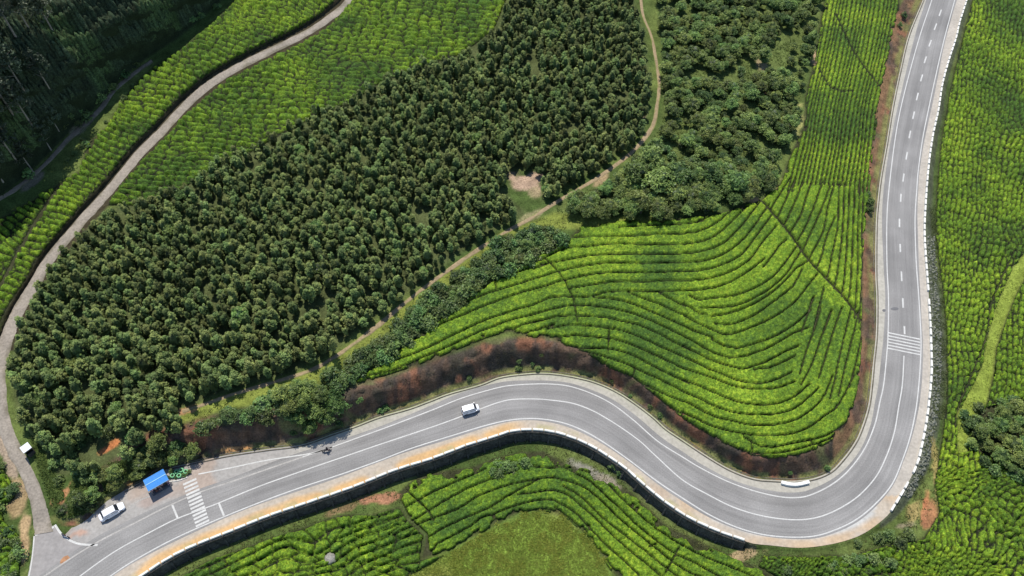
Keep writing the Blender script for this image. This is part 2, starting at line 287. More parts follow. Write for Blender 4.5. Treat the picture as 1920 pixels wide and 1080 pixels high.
def asphalt_material():
    m = bpy.data.materials.new('worn_asphalt'); m.use_nodes = True; nt = m.node_tree; N = nt.nodes; L = nt.links
    b = N['Principled BSDF']; b.inputs['Roughness'].default_value = 0.85; b.inputs['Specular IOR Level'].default_value = 0.25
    uv = N.new('ShaderNodeUVMap'); uv.uv_map = 'UVMap'
    mp = N.new('ShaderNodeMapping'); mp.inputs['Scale'].default_value = (26, 0.05, 1); L.new(uv.outputs[0], mp.inputs[0])
    n1 = N.new('ShaderNodeTexNoise'); n1.inputs['Scale'].default_value = 1.0; n1.inputs['Detail'].default_value = 5; L.new(mp.outputs[0], n1.inputs['Vector'])
    mp2 = N.new('ShaderNodeMapping'); mp2.inputs['Scale'].default_value = (6, 0.02, 1); L.new(uv.outputs[0], mp2.inputs[0])
    n2 = N.new('ShaderNodeTexNoise'); n2.inputs['Scale'].default_value = 1.0; n2.inputs['Detail'].default_value = 3; L.new(mp2.outputs[0], n2.inputs['Vector'])
    geo = N.new('ShaderNodeNewGeometry')
    n3 = N.new('ShaderNodeTexNoise'); n3.inputs['Scale'].default_value = 0.12; n3.inputs['Detail'].default_value = 5; L.new(geo.outputs['Position'], n3.inputs['Vector'])
    n4 = N.new('ShaderNodeTexNoise'); n4.inputs['Scale'].default_value = 4.0; n4.inputs['Detail'].default_value = 6; L.new(geo.outputs['Position'], n4.inputs['Vector'])
    src = None
    rgb = N.new('ShaderNodeRGB'); rgb.outputs[0].default_value = (0.214, 0.207, 0.197, 1); src = rgb.outputs[0]
    for n, a in ((n1, 0.10), (n2, 0.13), (n3, 0.16), (n4, 0.14)):
        mr = N.new('ShaderNodeMapRange'); mr.inputs[1].default_value = 0.3; mr.inputs[2].default_value = 0.7; mr.inputs[3].default_value = 1 - a; mr.inputs[4].default_value = 1 + a
        L.new(n.outputs['Fac'], mr.inputs[0]); v = N.new('ShaderNodeVectorMath'); v.operation = 'SCALE'; L.new(src, v.inputs[0]); L.new(mr.outputs[0], v.inputs['Scale']); src = v.outputs[0]
    L.new(src, b.inputs['Base Color']); return m
M_ASPH = asphalt_material()

# ------------------------------------------------------------------ ground
def axis(lo, hi, a, b, s):
    """fine in [a, b], growing outwards"""
    m = list(np.arange(a, b + 0.1, s)); st = s; x = a
    while x > lo: st *= 1.22; x -= st; m.insert(0, x)
    st = s; x = b
    while x < hi: st *= 1.22; x += st; m.append(x)
    return np.array(m)
ax = axis(-2600, 4500, -120, 2040, 4.0); ay = axis(-1250, 2100, -120, 1200, 4.0)
AX, AY = np.meshgrid(ax, ay)
zz = zp(AX, AY)
inroad = bil((~M_IN & ~M_OUT).astype(float), AX, AY)
zz = zz - 0.12 * (inroad > 0.35)
V = P(AX, AY, zz).reshape(-1, 3)
ny, nx = AX.shape
idx = np.arange(ny * nx).reshape(ny, nx)
faces = np.stack([idx[1:, :-1], idx[1:, 1:], idx[:-1, 1:], idx[:-1, :-1]], -1).reshape(-1, 4)
me = new_mesh('ground', V, faces, [M_LAND], True)
X, Y = V[:, 0], V[:, 1]; ex, ey = AX.ravel(), AY.ravel()
def mix(c, d, f): return c * (1 - f[:, None]) + np.array(d) * f[:, None]
nlow = fbm(X / 14, Y / 14, 3, 40); nmid = fbm(X / 3, Y / 3, 3, 41)
col = np.tile(np.array([0.055, 0.085, 0.022]), (len(X), 1)).astype(float)
col = mix(col, (0.10, 0.13, 0.035), sst((nlow - 0.4) * 4))
def soft(poly, w=5.0):
    d = dist_poly(ex, ey, poly, True); s = np.where(inside(ex, ey, poly), d, -d); return sst(0.5 + s / (2 * w))
def blob(cx, cy, rx, ry=None, rot=0.0, edge=0.35):
    ry = ry or rx; c, s = math.cos(rot), math.sin(rot); dx, dy = ex - cx, ey - cy
    u = (dx * c + dy * s) / rx; v = (-dx * s + dy * c) / ry
    return sst((1.0 + (nmid - 0.5) * 1.6 - np.hypot(u, v)) / edge)
for poly in (F1,): col = mix(col, (0.070, 0.085, 0.032), soft(poly, 8))
col = mix(col, (0.095, 0.125, 0.036), soft(F2, 8))
for poly in (FIELD, LOWF, ULF, ULF2, RF, LEFTLOW): col = mix(col, (0.040, 0.042, 0.020), soft(poly, 3))
col = mix(col, (0.16, 0.235, 0.035), soft(MOUND, 16)); col = mix(col, (0.24, 0.24, 0.06), soft(MOUND, 40) * sst((nlow - 0.42) * 4))
col = mix(col, (0.17, 0.20, 0.040), soft(VERGE, 5) * 0.9); col = mix(col, (0.19, 0.24, 0.04), soft(GPATH, 3))
col = mix(col, (0.045, 0.038, 0.022), sst((22 - dist_poly(ex, ey, TRACK)) / 8) * (ey < 660))
col = mix(col, (0.022, 0.032, 0.016), sst(bil(D_HILL, ex, ey) / 10))  # hillside ground, with the slope's shade put into the colour
din = bil(D_IN, ex, ey); dwb = bil(wb, ex, ey); dhb = bil(hb, ex, ey); min_ = bil(M_IN.astype(float), ex, ey) > 0.5
bank = sst((1.42 - din / dwb) * 4) * min_ * sst((dhb - 0.7) * 2)
bc = mix(np.tile(np.array([0.105, 0.070, 0.048]), (len(X), 1)), (0.185, 0.088, 0.052), sst((fbm(X / 5, Y / 5, 3, 50) - 0.50) * 7))
bc = mix(bc, (0.060, 0.052, 0.038), sst((nmid - 0.52) * 7)); bc = mix(bc, (0.06, 0.048, 0.04), sst((fbm(X / 0.9, Y / 2.4, 2, 55) - .56) * 9) * .7); bc = mix(bc, (0.10, 0.10, 0.045), sst((fbm(X / 4, Y / 2.5, 2, 52) - 0.66) * 8))
col = col * (1 - bank[:, None]) + bc * bank[:, None]
rightb = bank * (ex > 1560)
col = mix(col, (0.20, 0.115, 0.06), rightb * sst((nmid - 0.35) * 4) * 0.8)
col = mix(col, (0.17, 0.18, 0.06), sst((9 - np.abs(din - 7)) / 6) * min_ * sst((nmid - 0.30) * 4) * 0.8)      # grass beside the drain
dout = bil(D_OUT, ex, ey); mo = bil(M_OUT.astype(float), ex, ey) > 0.5; dww = bil(ww, ex, ey)
col = mix(col, (0.075, 0.085, 0.05), mo * sst((dww + 0 - dout) / 4) * (ex > 1650)); col = mix(col, (0.06, 0.06, 0.04), mo * sst((dww + 12 - dout) / 8) * (ex < 1420))
for (a, b, rx, ry, rot, c, amt) in [(345,772,34,7,-.3,(.36,.20,.11),.9),(212,832,20,11,-.9,(.42,.16,.06),1),(196,845,18,8,-.5,(.40,.15,.06),1),(118,925,34,10,-.75,(.34,.17,.08),1),(440,842,34,7,-.15,(.45,.24,.10),1),
   (987,340,36,20,.15,(.33,.235,.165),1),(1000,360,14,10,0,(.22,.18,.10),.8),(1733,955,9,34,.1,(.36,.15,.07),1),(1738,965,16,26,.2,(.30,.14,.07),.9),(1715,960,16,46,.35,(.26,.20,.08),.9),(1700,985,30,9,-.2,(.24,.20,.13),.8),(1395,1040,34,12,-.2,(.27,.20,.11),1),(715,935,46,9,-.16,(.28,.14,.08),1),
   (640,955,40,9,-.3,(.20,.13,.07),.8),(30,930,24,46,.2,(.27,.19,.10),.9),(45,1020,14,60,.05,(.34,.24,.13),1),(18,850,16,60,-.25,(.30,.23,.17),.9),(1105,885,50,12,.45,(.20,.19,.15),1),(1140,905,30,10,.6,(.22,.19,.14),.9),(1330,38,26,10,.2,(.30,.22,.14),.8),(1368,60,10,18,-.6,(.33,.25,.15),.8),(1440,172,16,10,.3,(.33,.2,.12),.9),(1425,118,9,26,-.7,(.3,.22,.14),.7),
   (1526,105,8,18,0,(.34,.24,.14),.9),(1495,230,10,30,.2,(.26,.25,.09),.9),(1445,350,34,9,-.6,(.27,.24,.09),.9),(1200,215,16,10,.2,(.26,.2,.13),.8),(1130,335,22,8,-.7,(.34,.24,.14),.8),(185,262,7,16,.3,(.32,.26,.09),.9),(395,254,14,5,.1,(.28,.22,.1),.8),(765,82,12,8,.7,(.24,.24,.1),.7),
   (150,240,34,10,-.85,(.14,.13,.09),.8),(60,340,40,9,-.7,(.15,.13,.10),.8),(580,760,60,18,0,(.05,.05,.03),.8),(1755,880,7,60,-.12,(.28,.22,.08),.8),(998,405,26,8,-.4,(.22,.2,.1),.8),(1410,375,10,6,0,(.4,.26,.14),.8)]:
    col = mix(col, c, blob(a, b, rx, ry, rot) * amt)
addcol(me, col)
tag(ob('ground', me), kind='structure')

# ------------------------------------------------------------------ road corridor
SX = np.arange(-120, 2041, 3.0); SY = np.arange(-120, 1201, 3.0); SXX, SYY = np.meshgrid(SX, SY)
cor = ~inside(SXX, SYY, POLY_IN) & ~inside(SXX, SYY, POLY_OUT)
def strip_poly(a, b, n=420):
    a = resample(a, n); b = resample(b, n); return a, b
# one sheet between drain and parapet, cut exactly along both polylines
def nearest_pairs(a, b, n, lim=None):
    """walk along a; the partner on b advances monotonically to the closest point"""
    A = resample(a, n); B = resample(b, n * 3); out = []; j = 0
    for p in A:
        w = B[j:j + 220]; k = int(np.argmin(((w - p) ** 2).sum(1))); j = j + k; out.append(B[j])
    return A, np.array(out)
bx = crom([(p[0], p[1]) for p in BARR], 5); ix_ = crom([(p[0], p[1]) for p in INNER], 5)
la, lb, lc = crom(LINE_A + LINE_A2[1:], 5), crom(LINE_B, 5), crom(LINE_C, 5)
def ribbon(name, A, B, z, m, cross=1, uvlen=True, zf=None):
    n = len(A); t = np.linspace(0, 1, cross + 1)
    pts = A[:, None, :] * (1 - t[None, :, None]) + B[:, None, :] * t[None, :, None]
    if zf is None: v = P(pts[..., 0], pts[..., 1], z)
    else: v = W(pts[..., 0], pts[..., 1], z)
    vv = v.reshape(-1, 3); c1 = cross + 1; i = np.arange(n * c1).reshape(n, c1)
    f = np.stack([i[:-1, :-1], i[:-1, 1:], i[1:, 1:], i[1:, :-1]], -1).reshape(-1, 4)
    e1 = vv[f[0, 1]] - vv[f[0, 0]]; e2 = vv[f[0, 3]] - vv[f[0, 0]]
    if np.cross(e1, e2)[2] < 0: f = f[:, ::-1].copy()
    me = new_mesh(name, vv, f, [m])
    s = np.r_[0, np.cumsum(np.linalg.norm(np.diff(v[:, 0], axis=0), axis=1))]
    uv = np.stack([np.broadcast_to(t[None, :], (n, c1)), np.broadcast_to(s[:, None], (n, c1))], -1).reshape(-1, 2)
    ul = me.uv_layers.new(name='UVMap'); li = np.empty(len(me.loops), np.int32); me.loops.foreach_get('vertex_index', li)
    ul.data.foreach_set('uv', uv[li].astype(np.float32).ravel()); return me, vv, pts.reshape(-1, 2)
Bc, Ai = nearest_pairs(lb, ix_, 520)
_, Ao = nearest_pairs(lb, bx, 520)
# widen slightly below the drain lip and the parapet
me, vv, pp = ribbon('road_shoulder', Ai, Bc, 0.0, M_SHO, 14)
def shoulder_cols(vv, pp):
    global ex, ey, nmid
    x, y = vv[:, 0], vv[:, 1]; ex, ey = pp[:, 0], pp[:, 1]; nmid = fbm(x / 3, y / 3, 3, 41)
    c = np.tile(np.array([0.355, 0.335, 0.285]), (len(x), 1)).astype(float)
    n1 = fbm(x / 6, y / 6, 3, 60)
    d_i = dist_poly(ex, ey, ix_); d_o = dist_poly(ex, ey, bx)
    c = mix(c, (0.36, 0.37, 0.25), sst((10 - d_i) / 10) * (ex < 1300) * (ex > 560) * 0.8)
    lay = sst((600 - ex) / 80) * (d_o > 26)
    c = mix(c, (0.30, 0.285, 0.265), lay); c = mix(c, (0.34, 0.25, 0.19), lay * sst((n1 - 0.5) * 6) * 0.6)
    o = (d_o < 40).astype(float); lowr = o * sst((1330 - ex) / 40)
    c = mix(c, (0.40, 0.34, 0.27), o * .8); c = mix(c, (0.50, 0.32, 0.15), lowr * sst((n1 - 0.18) * 5) * sst((1000 - ex) / 60) * sst((20 + 12 * (n1 - .5) - d_o) / 9)); c = mix(c, (0.33, 0.30, 0.15), lowr * sst((fbm(x / 3, y / 1.5, 2, 63) - .58) * 9) * sst((14 - d_o) / 6) * .7)
    c = mix(c, (0.44, 0.33, 0.22), o * (ex > 1260) * (ey > 930) * sst((n1 - 0.42) * 4)); c = mix(c, (0.38, 0.345, 0.295), o * (ex > 1600) * (ey < 930))
    c = mix(c, (0.42, 0.41, 0.38), (ex > 1330) * (ex < 1640) * (ey > 900) * sst((d_o - 12) / 8) * o)
    for (a, b, rx, ry, rot, cc, amt) in [(120,1048,12,7,-.6,(.46,.22,.10),.9),(150,1000,26,10,-.2,(.42,.26,.19),.8),(125,1062,40,16,-.5,(.38,.30,.24),.8),(290,935,30,10,-.3,(.30,.21,.17),.5),(1300,985,30,9,.5,(.50,.31,.18),.8),(1235,920,26,8,.7,(.36,.27,.19),.6)]:
        c = mix(c, cc, blob(a, b, rx, ry, rot) * amt)
    return c
addcol(me, shoulder_cols(vv, pp)); sh1 = tag(ob('road_shoulder', me), kind='structure')
me, vv, pp = ribbon('road_shoulder', Bc, Ao, 0.0, M_SHO, 12)
addcol(me, shoulder_cols(vv, pp)); sh2 = tag(ob('road_shoulder', me), kind='structure')
# asphalt
def offset(pl, d):
    p = np.asarray(pl, float)[:, :2]; t = np.gradient(p, axis=0); t /= np.linalg.norm(t, axis=1)[:, None] + 1e-9
    return p + np.stack([-t[:, 1], t[:, 0]], 1) * d
A2 = nearest_pairs(lb, la, 520)[1]; C2 = nearest_pairs(lb, lc, 520)[1]
dirA = A2 - Bc; dirA /= np.linalg.norm(dirA, axis=1)[:, None]; dirC = C2 - Bc; dirC /= np.linalg.norm(dirC, axis=1)[:, None]
ea = A2 + dirA * (8 + 2 * np.sin(np.arange(520) / 9.0))[:, None]; ec = C2 + dirC * (4 + 1.2 * np.sin(np.arange(520) / 7.0))[:, None]
me, _, _ = ribbon('road', ea, ec, 0.008, M_ASPH, 6); road = tag(ob('road', me), kind='structure')
M_LAY = mat('pale_asphalt', (0.305, 0.285, 0.268), nscale=[0.15, 0.8, 4], namt=[0.12, 0.08, 0.1], rough=0.9)
# junction mouth and lay-by sheet
def sheet(name, poly, z, m, kind='structure', drape=False, parent=None, mesh_only=False):
    p = np.array(poly, float); v = P(p[:, 0], p[:, 1], z) if not drape else W(p[:, 0], p[:, 1], z)
    bm = bmesh.new(); f = bm.faces.new([bm.verts.new(q) for q in v]); bm.normal_update()
    if f.normal.z < 0: f.normal_flip()
    bmesh.ops.triangulate(bm, faces=bm.faces[:]); me = bpy.data.meshes.new(name); bm.to_mesh(me); bm.free(); me.materials.append(m)
    if mesh_only: return me
    o = ob(name, me, parent)
    if kind: o['kind'] = kind
    return o
sheet('side_road', [(66,1003),(101,985),(112,1000),(128,1012),(150,1020),(183,1022),(150,1042),(112,1066),(40,1118),(52,1080),(60,1040)], 0.004, mat('side_road_asphalt', (0.265,0.25,0.238), nscale=[0.2,1.5], namt=[.12,.12], rough=.9))
# painted lines
def line_strip(name, pl, wd, z, m, parent=None, n=None):
    p = np.asarray(pl, float)[:, :2]; v = P(p[:, 0], p[:, 1], z); t = np.gradient(v[:, :2], axis=0); t /= np.linalg.norm(t, axis=1)[:, None] + 1e-9
    nn = np.stack([-t[:, 1], t[:, 0], np.zeros(len(t))], 1) * wd / 2
    vv = np.vstack([v - nn, v + nn]); k = len(v); i = np.arange(k - 1)
    f = np.stack([i, i + 1, i + 1 + k, i + k], 1)
    if np.cross(vv[1] - vv[0], vv[k] - vv[0])[2] < 0: f = f[:, ::-1].copy()
    me = new_mesh(name, vv, f, [m]); o = ob(name, me, parent)
    if parent is None: o['kind'] = 'structure'
    return o
line_strip('edge_line', crom(LINE_A, 6), 0.22, 0.016, M_PAINT)
line_strip('edge_line', crom(LINE_C, 6), 0.22, 0.016, M_PAINT)
line_strip('edge_line', crom(LINE_A2, 6), 0.30, 0.016, M_PAINT_OLD)
line_strip('edge_line', crom(LAYBY_LINE, 6), 0.26, 0.016, M_PAINT)
solid = [p for p in LINE_B if p[1] >= 667]; line_strip('centre_line', crom(solid, 6), 0.22, 0.016, M_PAINT)
line_strip('edge_line', crom([(103,984),(114,1000),(129,1012),(150,1020),(183,1022)], 5), 0.38, 0.016, M_PAINT)
line_strip('edge_line', crom([(182,992),(210,970),(240,952),(262,938),(283,930)], 5), 0.26, 0.016, M_PAINT_OLD)
line_strip('edge_line', crom([(64,1005),(62,1030),(58,1060),(53,1084),(40,1130)], 5), 0.24, 0.016, M_PAINT)
line_strip('stop_line', [(66,1003),(84,995.5),(101,988)], 0.42, 0.016, M_PAINT)
line_strip('stop_line', [(323,947),(328,959),(333,971)], 0.36, 0.020, M_PAINT)
line_strip('stop_line', [(410,942),(415,955),(420,967)], 0.36, 0.020, M_PAINT)
dashes = tag(empty('centre_line_dashes', P(1700, 300, 0.0)), kind='structure')
def dash_parent(o, root):
    o.parent = root; o.matrix_parent_inverse = Matrix.Translation(root.location).inverted()
for (x, y, dx, dy) in [(1763,24,-2.2,6),(1754,50,-2.2,6),(1744,81,-2.2,6),(1735,112,-2,6.2),(1728,146,-1.9,6.5),(1720,181,-1.7,7),(1713,216,-1.6,7),(1706,252,-1.4,7),(1700,292,-1.2,7),(1694,333,-1,7.5),(1689,371,-.5,7.5),(1686.5,418,0,8),(1688,465,.3,7.5),(1690.5,518,.4,9),(1693,568,.4,9),(1696,619,.3,7.5)]:
    o = line_strip('dash', [(x - dx, y - dy), (x, y), (x + dx, y + dy)], 0.34, 0.016, M_PAINT, parent=dashes); o.matrix_parent_inverse = Matrix.Translation(dashes.location).inverted()
zeb = tag(empty('zebra_crossing', P(367, 942, 0.0)), kind='structure')
for k in range(13):
    t = (k + 0.30) / 13; u = (k + 0.86) / 13; l = lambda s: (342 + 26 * s, 905 + 85 * s); r = lambda s: (367 + 26 * s, 894 + 84 * s)
    me = sheet('stripe', [l(t), r(t), r(u), l(u)], 0.022, M_PAINT, mesh_only=True); o = ob('stripe', me, zeb); o.matrix_parent_inverse = Matrix.Translation(zeb.location).inverted()
rum = tag(empty('rumble_strips', P(1694, 645, 0.0)), kind='structure')
for k in range(6):
    a = 623.5 + 5.8 * k; o = line_strip('stripe', [(1664.5 - .2 * k, a), (1725, a + 12.5)], 0.30, 0.022, M_PAINT, parent=rum); o.matrix_parent_inverse = Matrix.Translation(rum.location).inverted()
sheet('dirt_patch', [(112,1056),(114,1050),(119,1044),(127,1041),(131,1046),(127,1052),(119,1058)], 0.010, mat('red_dirt', (0.36, 0.19, 0.10), nscale=[1.2], namt=[.3], rough=1))
# oil stains on the road
M_STAIN = mat('oil_stain', (0.12, 0.118, 0.12), nscale=[1.5], namt=[.2], rough=.7)
def wob(cx, cy, rx, ry, n=22, s=1): return [(cx + rx * math.cos(a) * (0.8 + .4 * vn(np.array(k * .7), np.array(float(s)))), cy + ry * math.sin(a) * (0.8 + .4 * vn(np.array(k * .9), np.array(s + 3.0)))) for k, a in enumerate(np.linspace(0, 2 * math.pi, n, endpoint=False))]
sheet('oil_stain', wob(1678, 579, 7, 3.2), 0.012, M_STAIN); sheet('oil_stain', wob(1657.5, 582, 3.5, 2.6, s=4), 0.012, M_STAIN)

# ------------------------------------------------------------------ drain along the inner side: a real channel
def channel(name, pl, wd, dp, m):
    p = np.asarray(pl, float)[:, :2]; v = P(p[:, 0], p[:, 1], 0.0); t = np.gradient(v[:, :2], axis=0); t /= np.linalg.norm(t, axis=1)[:, None] + 1e-9
    nn = np.stack([-t[:, 1], t[:, 0], np.zeros(len(t))], 1)
    sec = [(-wd / 2 - 0.16, -0.02), (-wd / 2 - 0.16, 0.06), (-wd / 2, 0.06), (-wd / 2 + 0.05, -dp), (wd / 2 - 0.05, -dp), (wd / 2, 0.10), (wd / 2 + 0.2, 0.10), (wd / 2 + 0.2, -0.02)]
    rows = [v + nn * a + np.array([0, 0, b]) for a, b in sec]; vv = np.stack(rows, 1).reshape(-1, 3); k = len(sec); n = len(v)
    i = np.arange(n * k).reshape(n, k); f = np.stack([i[:-1, :-1], i[:-1, 1:], i[1:, 1:], i[1:, :-1]], -1).reshape(-1, 4)
    return new_mesh(name, vv, f, [m])
ZP_backup = ZP
dr = crom([(p[0], p[1]) for p in INNER if 250 < p[0] or p[1] < 955][2:52], 6)
tag(ob('drain', channel('drain', dr, 0.55, 0.09, M_CONC)), kind='structure')

# ------------------------------------------------------------------ tracks and paths (draped)
def draped(name, pl, widths, z, c1, c2, m, edge=0.25, seed=0):
    q = crom([(a, b, w_) for (a, b), w_ in zip(pl, widths)], 4); n = len(q)
    t = np.gradient(q[:, :2], axis=0); t /= np.linalg.norm(t, axis=1)[:, None] + 1e-9; nn = np.stack([-t[:, 1], t[:, 0]], 1)
    s = np.linspace(-1, 1, 7); wob_ = 1 + 0.35 * (fbm(np.arange(n) / 4.0, np.full(n, seed + .5), 2, seed) - .5); wob2 = 1 + 0.35 * (fbm(np.arange(n) / 4.0, np.full(n, seed + 7.5), 2, seed) - .5)
    off = np.where(s[None, :] > 0, s[None, :] * wob_[:, None], s[None, :] * wob2[:, None]) * q[:, 2][:, None]
    pts = q[:, None, :2] + nn[:, None, :] * off[..., None]; v = W(pts[..., 0], pts[..., 1], z); v[:, 0, 2] -= .12; v[:, -1, 2] -= .12
    i = np.arange(n * 7).reshape(n, 7); f = np.stack([i[:-1, :-1], i[:-1, 1:], i[1:, 1:], i[1:, :-1]], -1).reshape(-1, 4)
    vv = v.reshape(-1, 3)
    if np.cross(vv[f[0, 1]] - vv[f[0, 0]], vv[f[0, 3]] - vv[f[0, 0]])[2] < 0: f = f[:, ::-1].copy()
    me = new_mesh(name, vv, f, [m], True)
    g = fbm(vv[:, 0] / 2.5, vv[:, 1] / 2.5, 3, 70 + seed); e = np.abs(np.broadcast_to(s, (n, 7)).ravel())
    c = np.tile(np.array(c1), (len(vv), 1)).astype(float); k = sst((g - 0.5) * 4 + (e - 0.7) * 2 + (e < 0.2) * 0.25)
    c = c * (1 - k[:, None]) + np.array(c2) * k[:, None]; addcol(me, c); return tag(ob(name, me), kind='structure')
draped('track', TRACK, [w_ * (0.72 if k_ < 19 else .84) for k_, w_ in enumerate(TRACKW)], 0.10, (0.265, 0.232, 0.192), (0.17, 0.15, 0.11), M_TRACK, seed=1)
draped('footpath', FOOT1, [3,3,3,3.5,4,4,5,4,4,3.5,3.5,4,4,4,4.5,4,4.5,5,4,4.5,4,4,4], 0.08, (0.27, 0.205, 0.12), (0.16, 0.17, 0.05), M_TRACK, seed=2)
draped('footpath', HPATH, [5, 4, 5, 4, 5, 5, 4, 4, 4], 0.10, (0.22, 0.18, 0.13), (0.10, 0.10, 0.05), M_TRACK, seed=3)

# ------------------------------------------------------------------ tea: furrows surveyed one by one on the central slope and on the lower terrace
CR = {'A': (640, 400, 3.1775), 'B': (1000, 380, 4.153), 'C': (1280, 340, 3.6), 'D': (1000, 580, 3.856), 'E': (1280, 580, 3.374), 'F': (1440, 0, 3.0), 'G': (740, 840, 2.743)}
def tr(spec):
    """'A 1,2 3,4 B 5,6' -> survey points"""
    out = []; k = None
    for w_ in spec.split():
        if w_ in CR: k = CR[w_]; continue
        a, b = w_.split(','); out.append((k[0] + float(a) / k[2], k[1] + float(b) / k[2]))
    return out
FUR = [tr(s) for s in '''B 730,190 870,182 1060,172 1200,165 1329,140 C 100,270 170,243 210,215
B 340,270 560,265 780,262 920,250 1180,245 C 0,355 90,345 170,315 250,265 310,210
B 100,425 180,385 260,355 400,345 560,328 700,322 950,330 1200,322 C 0,428 100,415 200,380 270,330 330,270 385,215
B 120,470 250,450 400,420 560,405 780,402 1060,405 C 0,490 150,470 280,415 350,350 420,270 510,150
A 710,550 790,510 900,470 1000,440 1150,390 B 45,585 180,540 210,535 350,500 500,480 620,470 860,475 1200,465 C 0,550 140,540 260,500 380,420 460,330 550,200
A 915,395 1000,368 1130,328 B 0,518 80,488
A 400,750 500,705 620,650 740,600 900,535 1050,480 B 0,680 100,650 215,610 270,598 400,570 560,550 720,545 940,548 1150,535 C 0,610 110,605 250,570 390,500 480,390 590,240
B 290,670 400,650 560,625 720,615 860,618 1060,608 C 0,672 140,665 300,620 450,530 530,420 630,300
A 200,915 400,850 560,780 700,710 880,630 1080,565 B 0,800 120,745 250,732 320,740 460,730 560,700 700,690 930,695 1100,690 C 0,740 130,735 300,690 450,600 540,530
A 130,972 300,935 480,862 640,795 760,735 880,685 1000,640 1130,608 B 20,865 100,845 170,825 250,808 350,800 500,812 650,835 800,875 1000,960 1230,1075 E 100,225 200,280 290,308 380,300 500,260 620,200 700,150 780,120
A 890,742 1000,705 1080,665 1200,635 B 0,935 100,910 180,890 280,880 400,885 560,895 680,925 800,950 950,1010 1080,1080 D 1150,305 E 0,230 80,275 160,315 260,350 370,378 400,375 520,335 640,270 720,235
B 480,740 640,755 740,780 860,825 1000,885 1120,940 1240,1000 C 0,975 100,1020 200,1060 E 180,195 260,235 340,248 420,230 560,180 700,100 770,40 810,0 C 850,870 880,790
B 740,700 830,740 960,785 1080,840 1200,890 C 0,905 120,970 200,1005 270,1035 340,1030 480,980 640,900 760,810 840,710 900,630
B 970,700 1060,750 1180,810 C 0,825 60,860 110,895 150,900
C 50,775 100,802 220,788 350,772 480,722 600,650 680,560 760,450
C 545,575 600,505 655,430 690,398
C 130,858 210,855 340,845 460,800 600,715 700,620 790,480
C 200,912 320,890 430,850 560,780 680,680 760,590 830,545
C 225,962 300,970 400,945 520,880 640,790 740,710 800,600
A 1090,715 1180,690 1271,660 D 100,145 250,115 400,120 520,135 640,155 740,190 850,240 960,290 1080,345 1200,400 E 0,300 80,335 150,375 240,405 330,445 410,465 500,468 600,440 680,400
D 150,215 290,190 400,200 520,210 600,220 700,255 850,320 960,370 1080,430 E 0,375 100,405 200,440 300,480 400,500 520,505 620,490 700,460
D 370,282 540,285 620,300 740,345 870,415 1000,480 1120,535 E 0,445 100,485 200,530 300,570 400,598 500,605 600,595 700,555 790,480
D 430,320 550,355 680,400 760,440 880,495 1000,555 1130,620 E 0,520 80,555 160,595 260,635 360,660 480,668 600,660 700,630 790,560 850,505
D 720,500 850,570 960,620 1080,670 E 0,580 100,630 200,680 300,705 420,730 540,735 640,720 740,685 840,610 900,530 940,430
D 940,680 1050,740 1150,780 E 0,650 100,700 200,745 320,775 440,795 560,798 700,785 820,730 900,670 960,630 1020,540 1060,460
E 430,835 480,865 560,872 680,850 800,825 900,800 1000,740
E 300,860 430,905 560,910 700,890 800,860 920,820 1030,720
E 460,380 540,372 640,330 700,300
E 870,0 830,130 780,260 740,400
E 930,20 890,130 850,250 800,380 750,470
E 1000,0 950,140 900,300 860,430
E 1050,50 1000,250 960,440 930,560
E 1100,60 1060,220 1020,380 985,540
E 1125,180 1095,330 1065,440
C 870,800 840,900 800,1010
C 950,720 910,880 880,1010
C 1000,880 950,1010
C 690,30 640,110 590,190
C 740,20 690,130 640,240
C 800,20 760,130 720,220 680,300
C 860,20 830,110 790,240 720,350
C 940,10 890,150 840,280 780,390
C 990,40 940,170 880,310 810,460
C 1022,20 970,200 950,330 900,430 850,520
C 1020,250 960,400 940,490 910,570
C 1054,25 1048,180 1040,330 1010,470 985,600 970,660
C 1089,25 1083,180 1075,330 1060,480 1040,620 1020,720
C 1124,25 1118,180 1110,330 1100,500 1085,680 1070,770
C 1159,25 1153,180 1145,330 1140,500 1130,680 1115,820
C 1192,25 1186,180 1178,330 1180,500 1172,700 1160,870
C 1219,25 1213,180 1205,330 1210,500 1205,700 1190,900'''.split('\n')]
CROSS = [tr('B 80,430 140,480 200,545 250,620 285,690 310,740 325,830 345,930'), tr('B 585,1000 590,1079'), tr('D 545,150 540,300'), tr('D 735,420 715,495'), tr('A 915,400 925,460'), tr('E 960,630 975,600'), tr('E 430,835 440,905'), tr('E 800,820 815,850')]
DIAG = tr('C 535,135 600,210 680,300 740,380 840,520 910,600 1000,690 1100,800 1210,950')
